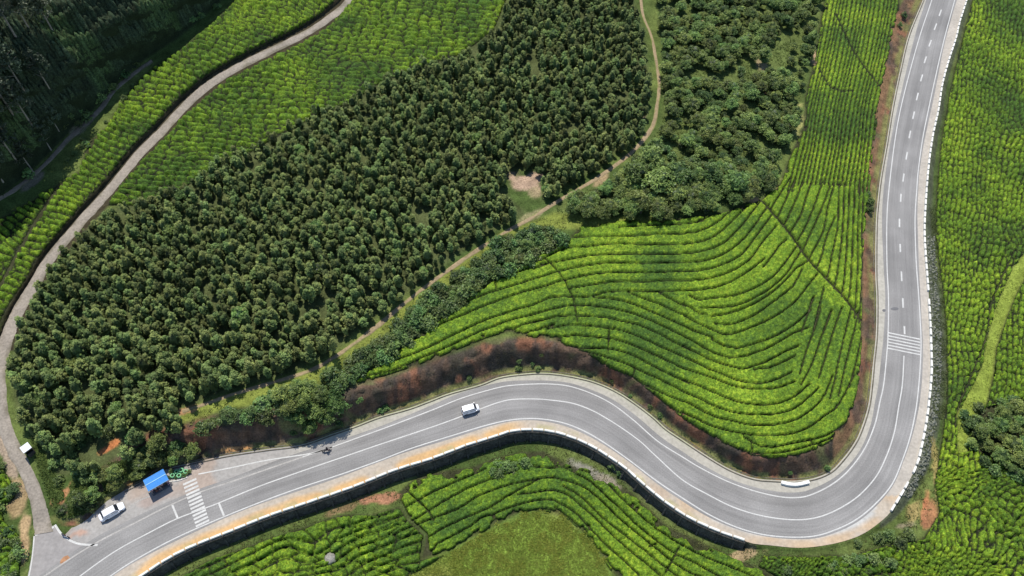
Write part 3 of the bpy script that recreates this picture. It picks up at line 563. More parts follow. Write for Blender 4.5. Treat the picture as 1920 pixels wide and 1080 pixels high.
# narrow rows of the upper arm: guides between the wood edge and the road bank
arm_l = {0: 1550, 100: 1530, 200: 1508, 270: 1494, 345: 1476}; arm_r = {0: 1690, 100: 1671, 200: 1648, 270: 1640, 345: 1630}
for i in range(19):
    f = (i + 0.5) / 19; FUR.append([(1562 * (1 - f) + 1700 * f, -90)] + [(arm_l[y] * (1 - f) + arm_r[y] * f + 1.5 * math.sin(y * .07 + i), y) for y in (0, 100, 200, 270)] + ([(arm_l[345] * (1 - f) + arm_r[345] * f, 345)] if 0.02 < f else []))
ARMCUT = [[(1566,24),(1600,95),(1640,150),(1660,172)],[(1535,128),(1560,165),(1600,170)]]
LFUR = [tr(s) for s in '''G 110,275 200,225 300,180 370,150
G 170,325 260,270 360,215 440,180 540,145
G 200,360 330,310 400,265 480,225 600,185 700,165 790,150 870,165 960,195 1040,250 1120,330 1200,400 1300,480 1400,560 1480,620 1560,658 1700,730
G 930,130 1010,175 1090,250 1170,320 1250,400 1340,470 1420,530 1560,600 1700,680
G 1120,210 1200,290 1300,380 1400,450 1480,500 1600,560 1750,620 1880,680
G 180,455 240,418 380,350 480,310 560,260 640,215
G 130,565 200,520 220,490 300,450 400,395 440,360 520,335 620,295 720,270 820,268 880,300 940,340 1000,410 1080,490 1180,580 1260,658 1350,760
G 190,550 300,515 400,450 480,420 560,370 640,335 700,320 780,310 850,325 910,365 970,430 1040,520 1110,600 1160,658 1230,760
G 740,225 820,215 880,235 950,290 1020,350 1100,430 1200,520 1300,600 1370,660 1450,740
G 890,208 960,250 1040,330 1120,400 1200,460 1300,540 1400,620 1500,700
G 900,380 950,430 990,490 1040,560 1120,650 1180,740
G 600,70 760,100 900,100 1020,130'''.split('\n')]
LCROSS = [tr('G 1460,510 1430,570 1390,640'), tr('G 50,205 120,270 180,330 200,370'), tr('G 1310,505 1345,490')]

VS = 2.0
vxx = np.arange(-110, 2031, VS); vyy = np.arange(-110, 1191, VS); VX, VY = np.meshgrid(vxx, vyy); NYV, NXV = VX.shape
VW = P(VX, VY, zp(VX, VY)); VWX, VWY = VW[..., 0], VW[..., 1]
# every field's plants shift the picture up by their height; sample the drawn lines a little lower to keep them where they are seen
HT = 0.80; SHIFT = 1.8
VR = np.zeros(VX.shape)
def fdist(mask, lines, wobble=1.0):
    out = np.full(VX.shape, 99.0); x = VX[mask] + wobble * (fbm(VWX[mask] / 1.3, VWY[mask] / 1.3, 2, 80) - .5) * 2; y = VY[mask] - SHIFT + wobble * (fbm(VWX[mask] / 1.3, VWY[mask] / 1.3, 2, 81) - .5) * 2
    best = np.full(x.shape, 99.0)
    for l in lines:
        q = crom(l, 14); lo = q[:, :2].min(0) - 8; hi = q[:, :2].max(0) + 8
        m = (x > lo[0]) & (x < hi[0]) & (y > lo[1]) & (y < hi[1])
        if m.any(): best[m] = np.minimum(best[m], dist_poly(x[m], y[m], q))
    out[mask] = best; return out
def extend(lines, poly, near=26, by=16, small=3):
    out = []
    for l in lines:
        l = [tuple(q) for q in l]
        for end in (0, 1):
            a, b = (l[0], l[1]) if end == 0 else (l[-1], l[-2]); d = np.array(a) - np.array(b); d = d / (np.hypot(*d) + 1e-9)
            e = float(dist_poly([a[0]], [a[1]], poly, True)[0]); k = by if e < near else small; n_ = tuple(np.array(a) + d * k); l = [n_] + l if end == 0 else l + [n_]
        out.append(l)
    return out
def pdist(mask, poly):
    out = np.zeros(VX.shape); out[mask] = dist_poly(VX[mask], VY[mask] - 1.0, poly, True); return out
def tea_tint(x, y, yel, seed):
    """leaf colour: dark mature leaf, fresh green, yellow-green flush in drifts"""
    dark = np.array([0.040, 0.084, 0.014]); mid = np.array([0.103, 0.178, 0.014]); flush = np.array([0.228, 0.308, 0.024])
    a = fbm(x / 11, y / 11, 3, seed); b = fbm(x / 0.9, y / 0.9, 3, seed + 1); c = vn(x * 3.4, y * 3.4, seed + 2)
    k1 = sst((a * 0.6 + b * 0.25 + c * .25 + yel - 0.34) * 2.6); k2 = sst((b * .40 + c * .50 + a * .45 + yel - 0.76) * 2.4)
    r = dark * (1 - k1[..., None]) + mid * k1[..., None]; return r * (1 - k2[..., None]) + flush * k2[..., None]
VH = np.zeros(VX.shape); VC = np.zeros(VX.shape + (3,)); 
lump = 0.62 * vn(VWX / 0.42, VWY / 0.42, 90) + 0.38 * vn(VWX / 0.22, VWY / 0.22, 91)
w1, w2, wc = worley(VWX / 0.95, VWY / 0.95, 92); cellgap = sst((w2 - w1) / 0.22)
def row_profile(d, half=0.9, rise=2.6): return sst((d - half) / rise) ** 0.8
fields = []
# central slope
mF = inside(VX, VY - 1.5, FIELD); edge = np.maximum(0, pdist(mF, FIELD) + np.minimum(0, (fbm(VWX / 1.2, VWY / 1.2, 3, 113) - .55) * 20)) * mF; fd = fdist(mF, extend(FUR, FIELD), 0.6); cd = fdist(mF, CROSS + ARMCUT, .6); dd = fdist(mF, [DIAG], .3)
narrow = sst((300 - VY) / 120) * (VX > 1440)
VR = np.where(mF, sst((fd - .75) / 1.6) * sst((cd - .7) / 1.6) * sst((dd - .8) / 1.6) * sst(edge / 3), VR)
h = HT * row_profile(fd, 0.95 - .40 * narrow, 1.25) * (0.25 + .75 * sst((cd - .6) / 2.0)) * sst((dd - 1.5) / 2.2) * sst(edge / 4)
h = h * (0.86 + 0.14 * cellgap) * (1 - 0.30 * narrow) + (lump - .5) * 0.34 * (h > 0.3)
VH = np.where(mF, np.maximum(h, 0), VH)
yel = 0.03 + 0.10 * sst((fbm(VWX / 26, VWY / 26, 2, 95) - .45) * 5) - 0.10 * sst((VX - 1380) / 100) * sst((VY - 560) / 40) * sst((760 - VY) / 60) - .06 * sst((300 - VY) / 100) * (VX > 1560)
tF = tea_tint(VWX, VWY, yel, 96)
bandy = vn(fd * 0 + 3 + VWX / 30, VY / 9, 97)
VC = np.where(mF[..., None], tF, VC)
# lower terrace
mL = inside(VX, VY - 1.5, LOWF); edge = np.maximum(0, pdist(mL, LOWF) + np.minimum(0, (fbm(VWX / 1.8, VWY / 1.8, 3, 112) - .58) * 46)) * mL; fd = fdist(mL, extend(LFUR, LOWF, 45, 40, 10), 0.9); cd = fdist(mL, LCROSS, 1)
VR = np.where(mL, sst((fd - .75) / 1.6) * sst((cd - .7) / 1.6) * sst(edge / 3), VR)
h = HT * row_profile(fd, 0.85, 1.3) * sst((cd - .6) / 2) * sst(edge / 4) * (0.72 + .28 * cellgap) + (lump - .5) * 0.40
VH = np.where(mL, np.maximum(np.where(edge > 2, h, 0), 0), VH); VC = np.where(mL[..., None], tea_tint(VWX, VWY, .04, 110), VC)
# loosely kept fields: bushes in irregular rows
def rowed(mask, poly, ang, su, sv, seed, ht, yel, gap=0.25, amp=0.42, warp=2.0, edgew=4, furrow=0.72, extra=None):
    global VH, VC
    c, s = math.cos(ang), math.sin(ang); wx = VWX + warp * (fbm(VWX / 12, VWY / 12, 2, seed) - .5) * 4; wy = VWY + warp * (fbm(VWX / 12, VWY / 12, 2, seed + 3) - .5) * 4
    u = (wx * c + wy * s) / su; v = (-wx * s + wy * c) / sv
    a, b, cid = worley(u, v, seed + 7, 0.7); g = sst((b - a) / gap); fr = np.abs(v - np.round(v - .5) - .5); fr = sst((0.5 - np.abs((v % 1) - .5) * 1.0) * 0 + np.minimum(v % 1, 1 - v % 1) / 0.25)
    e = pdist(mask, poly)
    h = ht * 1.25 * (0.12 + 0.88 * g) * (1 - furrow + furrow * fr) * (0.62 + 0.6 * cid) * (.75 + .5 * fbm(VWX / 5, VWY / 5, 2, seed + 31)) * sst(e / edgew) + (lump - .5) * amp * 1.2
    if extra is not None: h = h * extra
    VH = np.where(mask, np.maximum(np.where(e > 1.5, h, 0), 0), VH); VC = np.where(mask[..., None], tea_tint(VWX, VWY, yel, seed + 20) * (0.9 + .2 * cid[..., None]), VC)
mU = inside(VX, VY - 1.5, ULF)
ditch = fdist(mU, [[(-40,590),(0,536),(40,462),(80,395),(110,350),(150,300),(172,272),(184,245),(214,208)],[(-60,402),(0,392),(40,380),(70,345)]], 1.5)
gul = fdist(mU, [[(672,-70),(655,-8),(606,28),(550,61),(482,94),(422,125),(377,153),(332,192),(292,236),(252,275),(216,318),(184,354),(140,404),(80,476),(50,526),(22,566),(-6,618)]], .3)
rowed(mU, ULF, R(-20), 3.0, 1.55, 200, 0.8, 0.04 + 0.05 * sst((VY - 250) / 200), extra=sst((ditch - 3.0) / 2.5) * sst((gul - 2.5) / 3), warp=1.2, gap=.3)
mU2 = inside(VX, VY - 1.5, ULF2); rowed(mU2, ULF2, R(-7), 3.2, 1.6, 240, 0.8, 0.03, amp=.45, warp=1.2, gap=.3)
mR = inside(VX, VY - 1.5, RF) & ~inside(VX, VY, GPATH) & ~inside(VX, VY, SHRUBR)
patch = sst((fbm(VWX / 10, VWY / 10, 2, 280) - .42) * 5)
edgeR = fdist(mR, [[(1900,470),(1878,520),(1858,570),(1845,640),(1815,715),(1796,765),(1790,800)],[(1840,740),(1880,760),(1930,765)]], 2.0)
rowed(mR, RF, R(70), 2.1, 1.15, 270, 0.68, 0.02 + 0.07 * patch - 0.05 * sst((VX - 1800) / 40) * sst((450 - VY) / 150) * (1 - patch), amp=.42, gap=.30, furrow=.6, warp=1.0, extra=sst((edgeR - .8) / 2))
mR2 = mR & (VY > 880); keepH, keepC = VH.copy(), VC.copy()
rowed(mR2, RF, R(50), 1.25, 0.95, 300, 0.74, 0.08 + .05 * patch, amp=.58, gap=.36, furrow=.12, warp=3.0)
mLL = inside(VX, VY - 1.5, LEFTLOW); hole = np.clip(fdist(mLL, [[(618,1046),(622,1046)]], 0) - 9, 0, 99)
rowed(mLL, LEFTLOW, R(22), 3.4, 1.7, 330, 0.8, 0.02 + .06 * sst((fbm(VWX / 8, VWY / 8, 2, 333) - .5) * 6), amp=.5, gap=.14, furrow=.7, warp=1.6, extra=sst(hole / 3))
# bushy tea left of the side road
LBUSH = [(-100,860),(0,862),(22,900),(30,935),(4,950),(10,975),(36,1000),(44,1030),(40,1060),(34,1190),(-100,1190)]
mB = inside(VX, VY - 1.5, LBUSH); rowed(mB, LBUSH, R(30), 1.7, 1.5, 360, 0.95, 0.08, amp=.5, gap=.3, furrow=.1)
# scrub on the dark hillside, its colour darkened to carry the slope's shade
mH = inside(VX, VY, POLY_HILL) & (D_HILL[((VY - GY0) / GS).astype(int), ((VX - GX0) / GS).astype(int)] > 9)
c_, s_ = math.cos(R(-38)), math.sin(R(-38)); u = (VWX * c_ + VWY * s_) / 2.6; v = (-VWX * s_ + VWY * c_) / 1.1
a_, b_, cid_ = worley(u, v, 390, .8); hh = 1.3 * sst((b_ - a_) / .35) * (.5 + .8 * cid_) + (lump - .5) * .5
VH = np.where(mH, np.maximum(hh, .02), VH)
hc = np.array([0.032, 0.048, 0.026]) * (0.7 + .8 * cid_[..., None]) + np.array([0.016, 0.030, 0.004]) * sst((fbm(VWX / 8, VWY / 8, 2, 391) - .55) * 8)[..., None]
VC = np.where(mH[..., None], hc, VC)

soil_shade_k = 1 - sst((VH - 0.16) / 0.34); soil_shade_k = np.where(mH, soil_shade_k * .5, soil_shade_k)
VC = VC * (1 - soil_shade_k[..., None]) + np.array([0.014, 0.017, 0.009]) * soil_shade_k[..., None]  # soil between the bushes, its colour darkened further to hold furrow shade
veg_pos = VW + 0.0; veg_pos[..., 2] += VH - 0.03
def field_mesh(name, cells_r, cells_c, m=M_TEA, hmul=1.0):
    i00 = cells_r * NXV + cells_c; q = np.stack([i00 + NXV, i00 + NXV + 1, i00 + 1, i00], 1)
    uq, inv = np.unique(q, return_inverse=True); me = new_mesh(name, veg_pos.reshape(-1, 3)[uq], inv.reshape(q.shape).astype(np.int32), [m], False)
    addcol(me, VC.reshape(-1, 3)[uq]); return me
def cells(mask, thr=0.10):
    """grid cells with a corner above thr inside the mask"""
    ok = mask & (VH > thr); c4 = ok[:-1, :-1] | ok[1:, :-1] | ok[:-1, 1:] | ok[1:, 1:]
    am = mask[:-1, :-1] & mask[1:, :-1] & mask[:-1, 1:] & mask[1:, 1:]; return np.nonzero(c4 & am)
def label_rows(mask, thr):
    ok = mask & (VR > thr); par = []; lab = np.full(ok.shape, -1, np.int32)
    def find(a):
        while par[a] != a: par[a] = par[par[a]]; a = par[a]
        return a
    prev = []
    for r in range(NYV):
        row = ok[r]
        if not row.any(): prev = []; continue
        d = np.diff(np.r_[0, row.astype(np.int8), 0]); st = np.nonzero(d == 1)[0]; en = np.nonzero(d == -1)[0]; cur = []; j = 0
        for a, b in zip(st, en):
            par.append(len(par)); me_ = len(par) - 1; cur.append((a, b, me_)); lab[r, a:b] = me_
            for (pa, pb, pl_) in prev:
                if pb > a and pa < b:
                    x_, y_ = find(me_), find(pl_)
                    if x_ != y_: par[max(x_, y_)] = min(x_, y_)
        prev = cur
    root = np.array([find(k) for k in range(len(par))] or [0]); out = lab.copy(); out[lab >= 0] = root[lab[lab >= 0]]; return out
def rows_objects(mask, thr, min_cells, namer, group, rest_label):
    lab = label_rows(mask, thr); ids, cnt = np.unique(lab[lab >= 0], return_counts=True)
    big = set(ids[cnt >= min_cells].tolist())
    # grow labels one cell so that every slope down to the furrow belongs to its row
    L_ = np.where(np.isin(lab, list(big)), lab, -1)
    for k in range(3):
        for sh in ((0, 1), (0, -1), (1, 0), (-1, 0)):
            n_ = np.roll(L_, sh, (0, 1)); L_ = np.where((L_ < 0) & mask & (n_ >= 0), n_, L_)
    am = mask[:-1, :-1] & mask[1:, :-1] & mask[:-1, 1:] & mask[1:, 1:]; cl = np.where(am, L_[:-1, :-1], -2)
    hmax = np.maximum.reduce([VH[:-1, :-1], VH[1:, :-1], VH[:-1, 1:], VH[1:, 1:]])
    res = {}
    order = np.argsort(cl, axis=None); flat = cl.ravel()[order]; bd = np.searchsorted(flat, sorted(big)); be = np.searchsorted(flat, sorted(big), side='right')
    for id_, a, b in zip(sorted(big), bd, be):
        ci = order[a:b]; r_, c_ = np.unravel_index(ci, cl.shape); k = hmax[r_, c_] > .03; res[id_] = (r_[k], c_[k])
    rest = np.nonzero((cl == -1) & (hmax > .06))
    return lab, res, rest
def order_word(n):
    w_ = ['first','second','third','fourth','fifth','sixth','seventh','eighth','ninth','tenth','eleventh','twelfth','thirteenth','fourteenth','fifteenth','sixteenth','seventeenth','eighteenth','nineteenth','twentieth','twenty-first','twenty-second','twenty-third','twenty-fourth','twenty-fifth','twenty-sixth','twenty-seventh','twenty-eighth','twenty-ninth','thirtieth']
    return w_[n] if n < len(w_) else 'far'
def scan(lab, x0, y0, x1, y1):
    n = 600; out = []
    for t in np.linspace(0, 1, n):
        c = int((x0 + (x1 - x0) * t - vxx[0]) / VS); r = int((y0 + (y1 - y0) * t - vyy[0]) / VS); v_ = int(lab[r, c])
        if v_ >= 0 and v_ not in out: out.append(v_)
    return out
def make_rows(mask, thr, minc, scans, group, rest_label, fallback):
    lab, res, rest = rows_objects(mask, thr, minc, None, group, rest_label); names = {}
    for (seg, text) in scans:
        k = 0
        for id_ in scan(lab, *seg):
            if id_ in res:
                if id_ not in names: names[id_] = text % order_word(k)
                k += 1
    n = 0
    for id_, (r_, c_) in res.items():
        if len(r_) < 20: continue
        o = ob('tea_row', field_mesh('tea_row', r_, c_)); cx_, cy_ = float(VX[0, c_].mean()), float(VY[r_, 0].mean()); size_ = 'tiny' if len(r_) < 70 else 'short' if len(r_) < 200 else 'long'
        where_ = 'on the western tongue' if cx_ < 1000 else 'below the mixed wood' if cx_ < 1350 and cy_ < 560 else 'left of the bowl-shaped rows' if cx_ < 1400 else 'beside the diagonal path' if 340 < cy_ < 600 and cx_ < 1560 else 'near the straight road' if cy_ < 600 else 'above the big bend'
        tag(o, names.get(id_, '%s piece of tea row %s' % (size_, where_) if 'central' in group else fallback), 'tea row', group); n += 1
    if len(rest[0]): tag(ob('tea_scraps', field_mesh('tea_scraps', *rest)), rest_label, 'tea bushes', kind='stuff')
    return n
nr = make_rows(mF, 0.45, 45, [
    ((1180, 720, 1180, 405), 'curved tea row, %s above the soil bank where the lower road bends'),
    ((1460, 870, 1460, 360), 'bowl-shaped tea row, %s up from the soil bank at the big bend'),
    ((1330, 850, 1330, 395), 'tea row of the broad middle slope, %s above the bank'),
    ((900, 680, 900, 480), 'tea row on the narrow western tongue, %s above the red bank'),
    ((1630, 560, 1480, 560), 'steep tea row, %s in from the earth bank of the straight road'),
    ((1640, 430, 1440, 430), 'tea row beyond the diagonal path, %s from the straight road'),
    ((1645, 250, 1480, 250), 'narrow upright tea row, %s from the road, level with the wood corner'),
    ((1680, 60, 1535, 60), 'narrow upright tea row, %s from the road, near the top of the slope'),
    ((1600, 700, 1500, 640), 'short tea row, %s from the road bank above the big bend'),
    ((1480, 640, 1380, 500), 'inner tea row of the bowl, %s from the lower right')], 'tea rows on the central slope', 'loose tea bushes filling gaps between the rows of the central slope', 'short piece of tea row broken by a cross path on the central slope')
nl = make_rows(mL, 0.45, 45, [
    ((1080, 872, 1080, 1075), 'curved tea row on the lower terrace, %s below the retaining wall'),
    ((880, 876, 880, 1020), 'tea row left of the terrace crest, %s below the retaining wall'),
    ((1300, 1000, 1200, 1170), 'tea row at the lower edge, %s below the wall end'),
    ((790, 890, 850, 1040), 'short tea row beside the red soil patch, %s from the wall')], 'tea rows on the lower terrace', 'loose tea bushes between the rows of the lower terrace', 'short broken tea row on the lower terrace')

for m_, lbl, nm in ((mU, 'bright green tea bushes in wavy rows between track and dark hillside', 'tea_field'), (mU2, 'tea bushes in loose level rows between gravel track and pine plantation', 'tea_field'),
                    (mR, 'dense tea bushes sloping away on the far side of the road', 'tea_field'), (mLL, 'large tea bushes in diagonal rows below the left retaining wall', 'tea_field'),
                    (mB, 'bright tea bushes left of the side road junction', 'tea_field')):
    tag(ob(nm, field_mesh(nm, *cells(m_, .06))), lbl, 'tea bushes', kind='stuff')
tag(ob('scrub', field_mesh('scrub', *cells(mH, -1), m=mat('shade_toned_scrub', attr='Col', nscale=[.5, 3], namt=[.3, .6], bump=.2, bscale=3, rough=.8, spec=.1))), 'dark dense scrub in slanting rows on the shaded hillside', 'scrub', kind='stuff')

# ------------------------------------------------------------------ trees
def leaf_cloud(centres, rad, per, size, seed, up=0.5, flat=0.5):
    """many small leaf-sized faces gathered into clumps; returns verts, faces, clump index"""
    g = np.random.default_rng(seed); n = len(centres) * per
    ci = np.repeat(np.arange(len(centres)), per); c = np.asarray(centres)[ci]; r_ = np.asarray(rad)[ci]
    d = g.normal(size=(n, 3)); d /= np.linalg.norm(d, axis=1)[:, None]; d[:, 2] = np.abs(d[:, 2]) * 0.85 + d[:, 2] * 0.15
    p = c + d * (r_ * g.uniform(.75, 1.1, n))[:, None] * np.array([1, 1, .85])
    nrm = d * flat + np.array([0, 0, up]) + g.normal(size=(n, 3)) * 0.42; nrm /= np.linalg.norm(nrm, axis=1)[:, None]
    a = np.cross(nrm, g.normal(size=(n, 3))); a /= np.linalg.norm(a, axis=1)[:, None]; b = np.cross(nrm, a)
    s = size * g.uniform(.6, 1.3, n)[:, None]
    v = np.stack([p - a * s, p + b * s * .62, p + a * s, p - b * s * .62], 1).reshape(-1, 3)
    return v, np.arange(n * 4).reshape(n, 4), ci
def ico(radius, seed, squash=(1, 1, 1), cz=0.0, sub=2, noise=.25):
    bm = bmesh.new(); bmesh.ops.create_icosphere(bm, subdivisions=sub, radius=1.0); g = random.Random(seed)
    for v in bm.verts:
        k = radius * (1 + g.uniform(-noise, noise)); v.co = Vector((v.co.x * k * squash[0], v.co.y * k * squash[1], v.co.z * k * squash[2] + cz))
    v = np.array([tuple(q.co) for q in bm.verts]); f = [tuple(x.index for x in q.verts) for q in bm.faces]; bm.free(); return v, f
def crown_mesh(name, kind, seed, m):
    g = np.random.default_rng(seed); cs = []; rs = []
    if kind == 'pine':
        ht = g.uniform(3.9, 5.8); w_ = g.uniform(.95, 1.5); z0 = 0.7; cone = g.uniform(.75, 1.5); bend = g.normal(size=2) * .12
        for k in range(30):
            t = (k + g.random()) / 30; z = z0 + (ht - z0) * t; prof = w_ * (math.sin(min(1, (t + .12) * 1.25) * math.pi * .5)) * (1 - t ** (2.6 / cone)) ** .7
            a = k * 2.4 + g.random() * .8; q = prof * g.uniform(.55, .95); cs.append((q * math.cos(a) + bend[0] * z, q * math.sin(a) + bend[1] * z, z)); rs.append(g.uniform(.24, .50))
        cs.append((0, 0, ht)); rs.append(.3); per, size, up, base = 28, .16, .5, np.array([.108, .158, .050]); tip = np.array([.260, .318, .092])
        core = ico(w_ * .62, seed, (1, 1, (ht - z0) / 2 / (w_ * .62) * .8), (ht + z0) / 2, 2)
    elif kind == 'broad':
        ht = g.uniform(4.2, 5.6); w_ = g.uniform(1.6, 2.1); z0 = 1.2
        for k in range(34):
            d = g.normal(size=3); d /= np.linalg.norm(d); d[2] = abs(d[2]) * 1.1 - .25; q = g.uniform(.6, 1.0)
            cs.append((d[0] * w_ * q, d[1] * w_ * q, ht * .58 + d[2] * ht * .36 * q)); rs.append(g.uniform(.45, .75))
        per, size, up, base = 42, .165, .5, np.array([.070, .122, .034]); tip = np.array([.225, .295, .070])
        core = ico(w_ * .68, seed, (1, 1, ht * .34 / (w_ * .68)), ht * .55, 2)
    elif kind == 'shrub':
        ht = g.uniform(1.5, 2.3); w_ = g.uniform(1.1, 1.5)
        for k in range(20):
            a = g.uniform(0, 6.28); q = math.sqrt(g.random()) * w_; cs.append((q * math.cos(a), q * math.sin(a), .35 + (ht - .5) * (1 - (q / w_) ** 2) * g.uniform(.5, 1))); rs.append(g.uniform(.36, .58))
        per, size, up, base = 24, .17, .5, np.array([.052, .102, .032]); tip = np.array([.165, .240, .066])
        core = ico(w_ * .7, seed, (1, 1, .45), ht * .38, 2)
    else:  # tall
        ht = g.uniform(13, 17); w_ = g.uniform(2.6, 3.4)
        for k in range(60):
            t = g.random(); z = ht * (.42 + .58 * t); prof = w_ * math.sin((.15 + .8 * (1 - t)) * math.pi * .62); a = g.uniform(0, 6.28); q = prof * math.sqrt(g.random())
            cs.append((q * math.cos(a), q * math.sin(a), z)); rs.append(g.uniform(.6, 1.0))
        per, size, up, base = 24, .26, .4, np.array([.040, .058, .034]); tip = np.array([.095, .120, .066])
        core = ico(.8, seed, (1, 1, ht * .2), ht * .68, 2)
    v, f, ci = leaf_cloud(cs, rs, per, size, seed + 1, up)
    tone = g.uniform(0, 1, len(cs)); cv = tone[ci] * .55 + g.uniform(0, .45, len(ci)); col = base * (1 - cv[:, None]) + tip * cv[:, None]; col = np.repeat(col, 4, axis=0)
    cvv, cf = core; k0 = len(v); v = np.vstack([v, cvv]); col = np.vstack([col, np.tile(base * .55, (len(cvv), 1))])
    faces = [tuple(x) for x in f.tolist()] + [tuple(i + k0 for i in x) for x in cf]
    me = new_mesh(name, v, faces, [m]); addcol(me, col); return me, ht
def trunk_mesh(name, ht, r0, seed, m, limbs=4):
    g = random.Random(seed); bm = bmesh.new()
    def tube(p0, p1, a, b, n=6, seg=3):
        p0 = Vector(p0); p1 = Vector(p1); prev = None
        for k in range(seg + 1):
            t = k / seg; c = p0.lerp(p1, t) + Vector((g.uniform(-.04, .04), g.uniform(-.04, .04), 0)) * (0 < k < seg); r = a + (b - a) * t
            ring = [bm.verts.new(c + Vector((math.cos(i * 6.283 / n) * r, math.sin(i * 6.283 / n) * r, 0))) for i in range(n)]
            if prev:
                for i in range(n): bm.faces.new((prev[i], prev[(i + 1) % n], ring[(i + 1) % n], ring[i]))
            prev = ring
        bm.faces.new(prev)
    tube((0, 0, -.4), (g.uniform(-.1, .1), g.uniform(-.1, .1), ht * .9), r0, r0 * .25, 7, 5)
    for k in range(limbs):
        z = ht * (.3 + .5 * k / max(1, limbs)); a = g.uniform(0, 6.28); l = ht * .18; tube((0, 0, z), (l * math.cos(a), l * math.sin(a), z + l * .8), r0 * .45, r0 * .12, 5, 2)
    me = bpy.data.meshes.new(name); bm.to_mesh(me); bm.free(); me.materials.append(m); return me
def kit(n, kind, m, mb, s0, r0):
    out = []
    for k in range(n):
        c, ht = crown_mesh('crown', kind, s0 + 11 * k, m); out.append((c, trunk_mesh('trunk', ht, r0, s0 + k, mb, 3 if kind != 'tall' else 7)))
    return out
PINES = kit(12, 'pine', M_PINE, M_BARK, 1000, .10); BROADS = kit(6, 'broad', M_BROAD, M_BARK, 2000, .14)
SHRUBS = kit(6, 'shrub', M_BROAD, M_BARK, 3000, .06); TALLS = kit(4, 'tall', M_BROAD, M_PALEBARK, 4000, .24)
def tree(name, x, y, z, kitlist, k, sc, label, cat, group):
    e = empty(name, (x, y, z), rng.uniform(0, 6.28)); e.scale = (sc[0], sc[0], sc[1]); tag(e, label, cat, group)
    c, t = kitlist[k % len(kitlist)]; ob('crown', c, e); ob('trunk', t, e); return e
def scatter(poly, spacing, hc, jitter=.42, extra=None, poly_exclude=()):
    """jittered points on the land whose crown centre (hc above the ground) falls in the survey polygon"""
    p = np.array(poly, float); bb = P(p[:, 0], p[:, 1], 6.0); x0, x1, y0, y1 = bb[:, 0].min() - 6, bb[:, 0].max() + 6, bb[:, 1].min() - 8, bb[:, 1].max() + 8
    xs = np.arange(x0, x1, spacing); ys = np.arange(y0, y1, spacing * .88); XX, YY = np.meshgrid(xs, ys); XX = XX + (np.arange(len(ys)) % 2)[:, None] * spacing / 2
    XX = XX + rng.uniform(-jitter, jitter, XX.shape) * spacing; YY = YY + rng.uniform(-jitter, jitter, YY.shape) * spacing
    x, y = XX.ravel(), YY.ravel(); z = ground_z(x, y); a, b = proj(np.stack([x, y, z + hc], -1)); ok = inside(a, b, poly)
    ga, gb = proj(np.stack([x, y, z], -1))
    for q in poly_exclude: ok &= ~inside(ga, gb, q)
    if extra is not None: ok &= extra(ga, gb)
    return np.stack([x[ok], y[ok], z[ok]], 1), np.stack([a[ok], b[ok]], 1)
foot = crom(FOOT1, 8); trk = crom([p for p in TRACK], 8)
def off_paths(ga, gb): return (dist_poly(ga, gb, foot) > 9) & (dist_poly(ga, gb, trk) > 17)
pts, sv = scatter(F1, 1.78, 2.5, extra=lambda a, b: off_paths(a, b), poly_exclude=(CLEAR, SOILA, SOILB))
jn = rng.random(len(pts)); keep = ~((sv[:, 1] > 790) & (jn < .45)); pts, sv = pts[keep], sv[keep]
gap = fbm(pts[:, 0] / 5, pts[:, 1] / 5, 2, 500); keep = gap > .24; pts, sv = pts[keep], sv[keep]
order = np.argsort(-sv[:, 1] + rng.uniform(-25, 25, len(sv))); pts, sv = pts[order], sv[order]
print('pines', len(pts))
def pine_label(x, y, s):
    size = 'small' if s < .66 else 'medium-sized' if s < .82 else 'tall'
    fp = float(dist_poly([x], [y + 12], foot)[0]); tk = float(dist_poly([x], [y + 12], trk)[0])
    if y > 800: where = 'on the slope between side road and lay-by'
    elif tk < 50: where = 'at the western plantation edge beside the gravel track'
    elif fp < 34: where = 'in the front line of the plantation along the footpath'
    elif y > 740: where = 'in the lower plantation behind the trees above the lay-by'
    elif x < 200: where = 'in the crowded south-western corner of the plantation'
    elif x < 420: where = 'deep inside the lower plantation above the bus shelter slope'
    else: where = 'inside the plantation behind the front line above the footpath'
    return '%s young pine with rounded crown %s' % (size, where)
NIND = 300
for k in range(min(NIND, len(pts))):
    x, y, z = pts[k]; s = rng.uniform(.62, 1.10)
    tree('pine_tree', x, y, z, PINES, k, (s, s * rng.uniform(.85, 1.15)), pine_label(sv[k][0], sv[k][1], s), 'tree', 'young pines in the plantation')
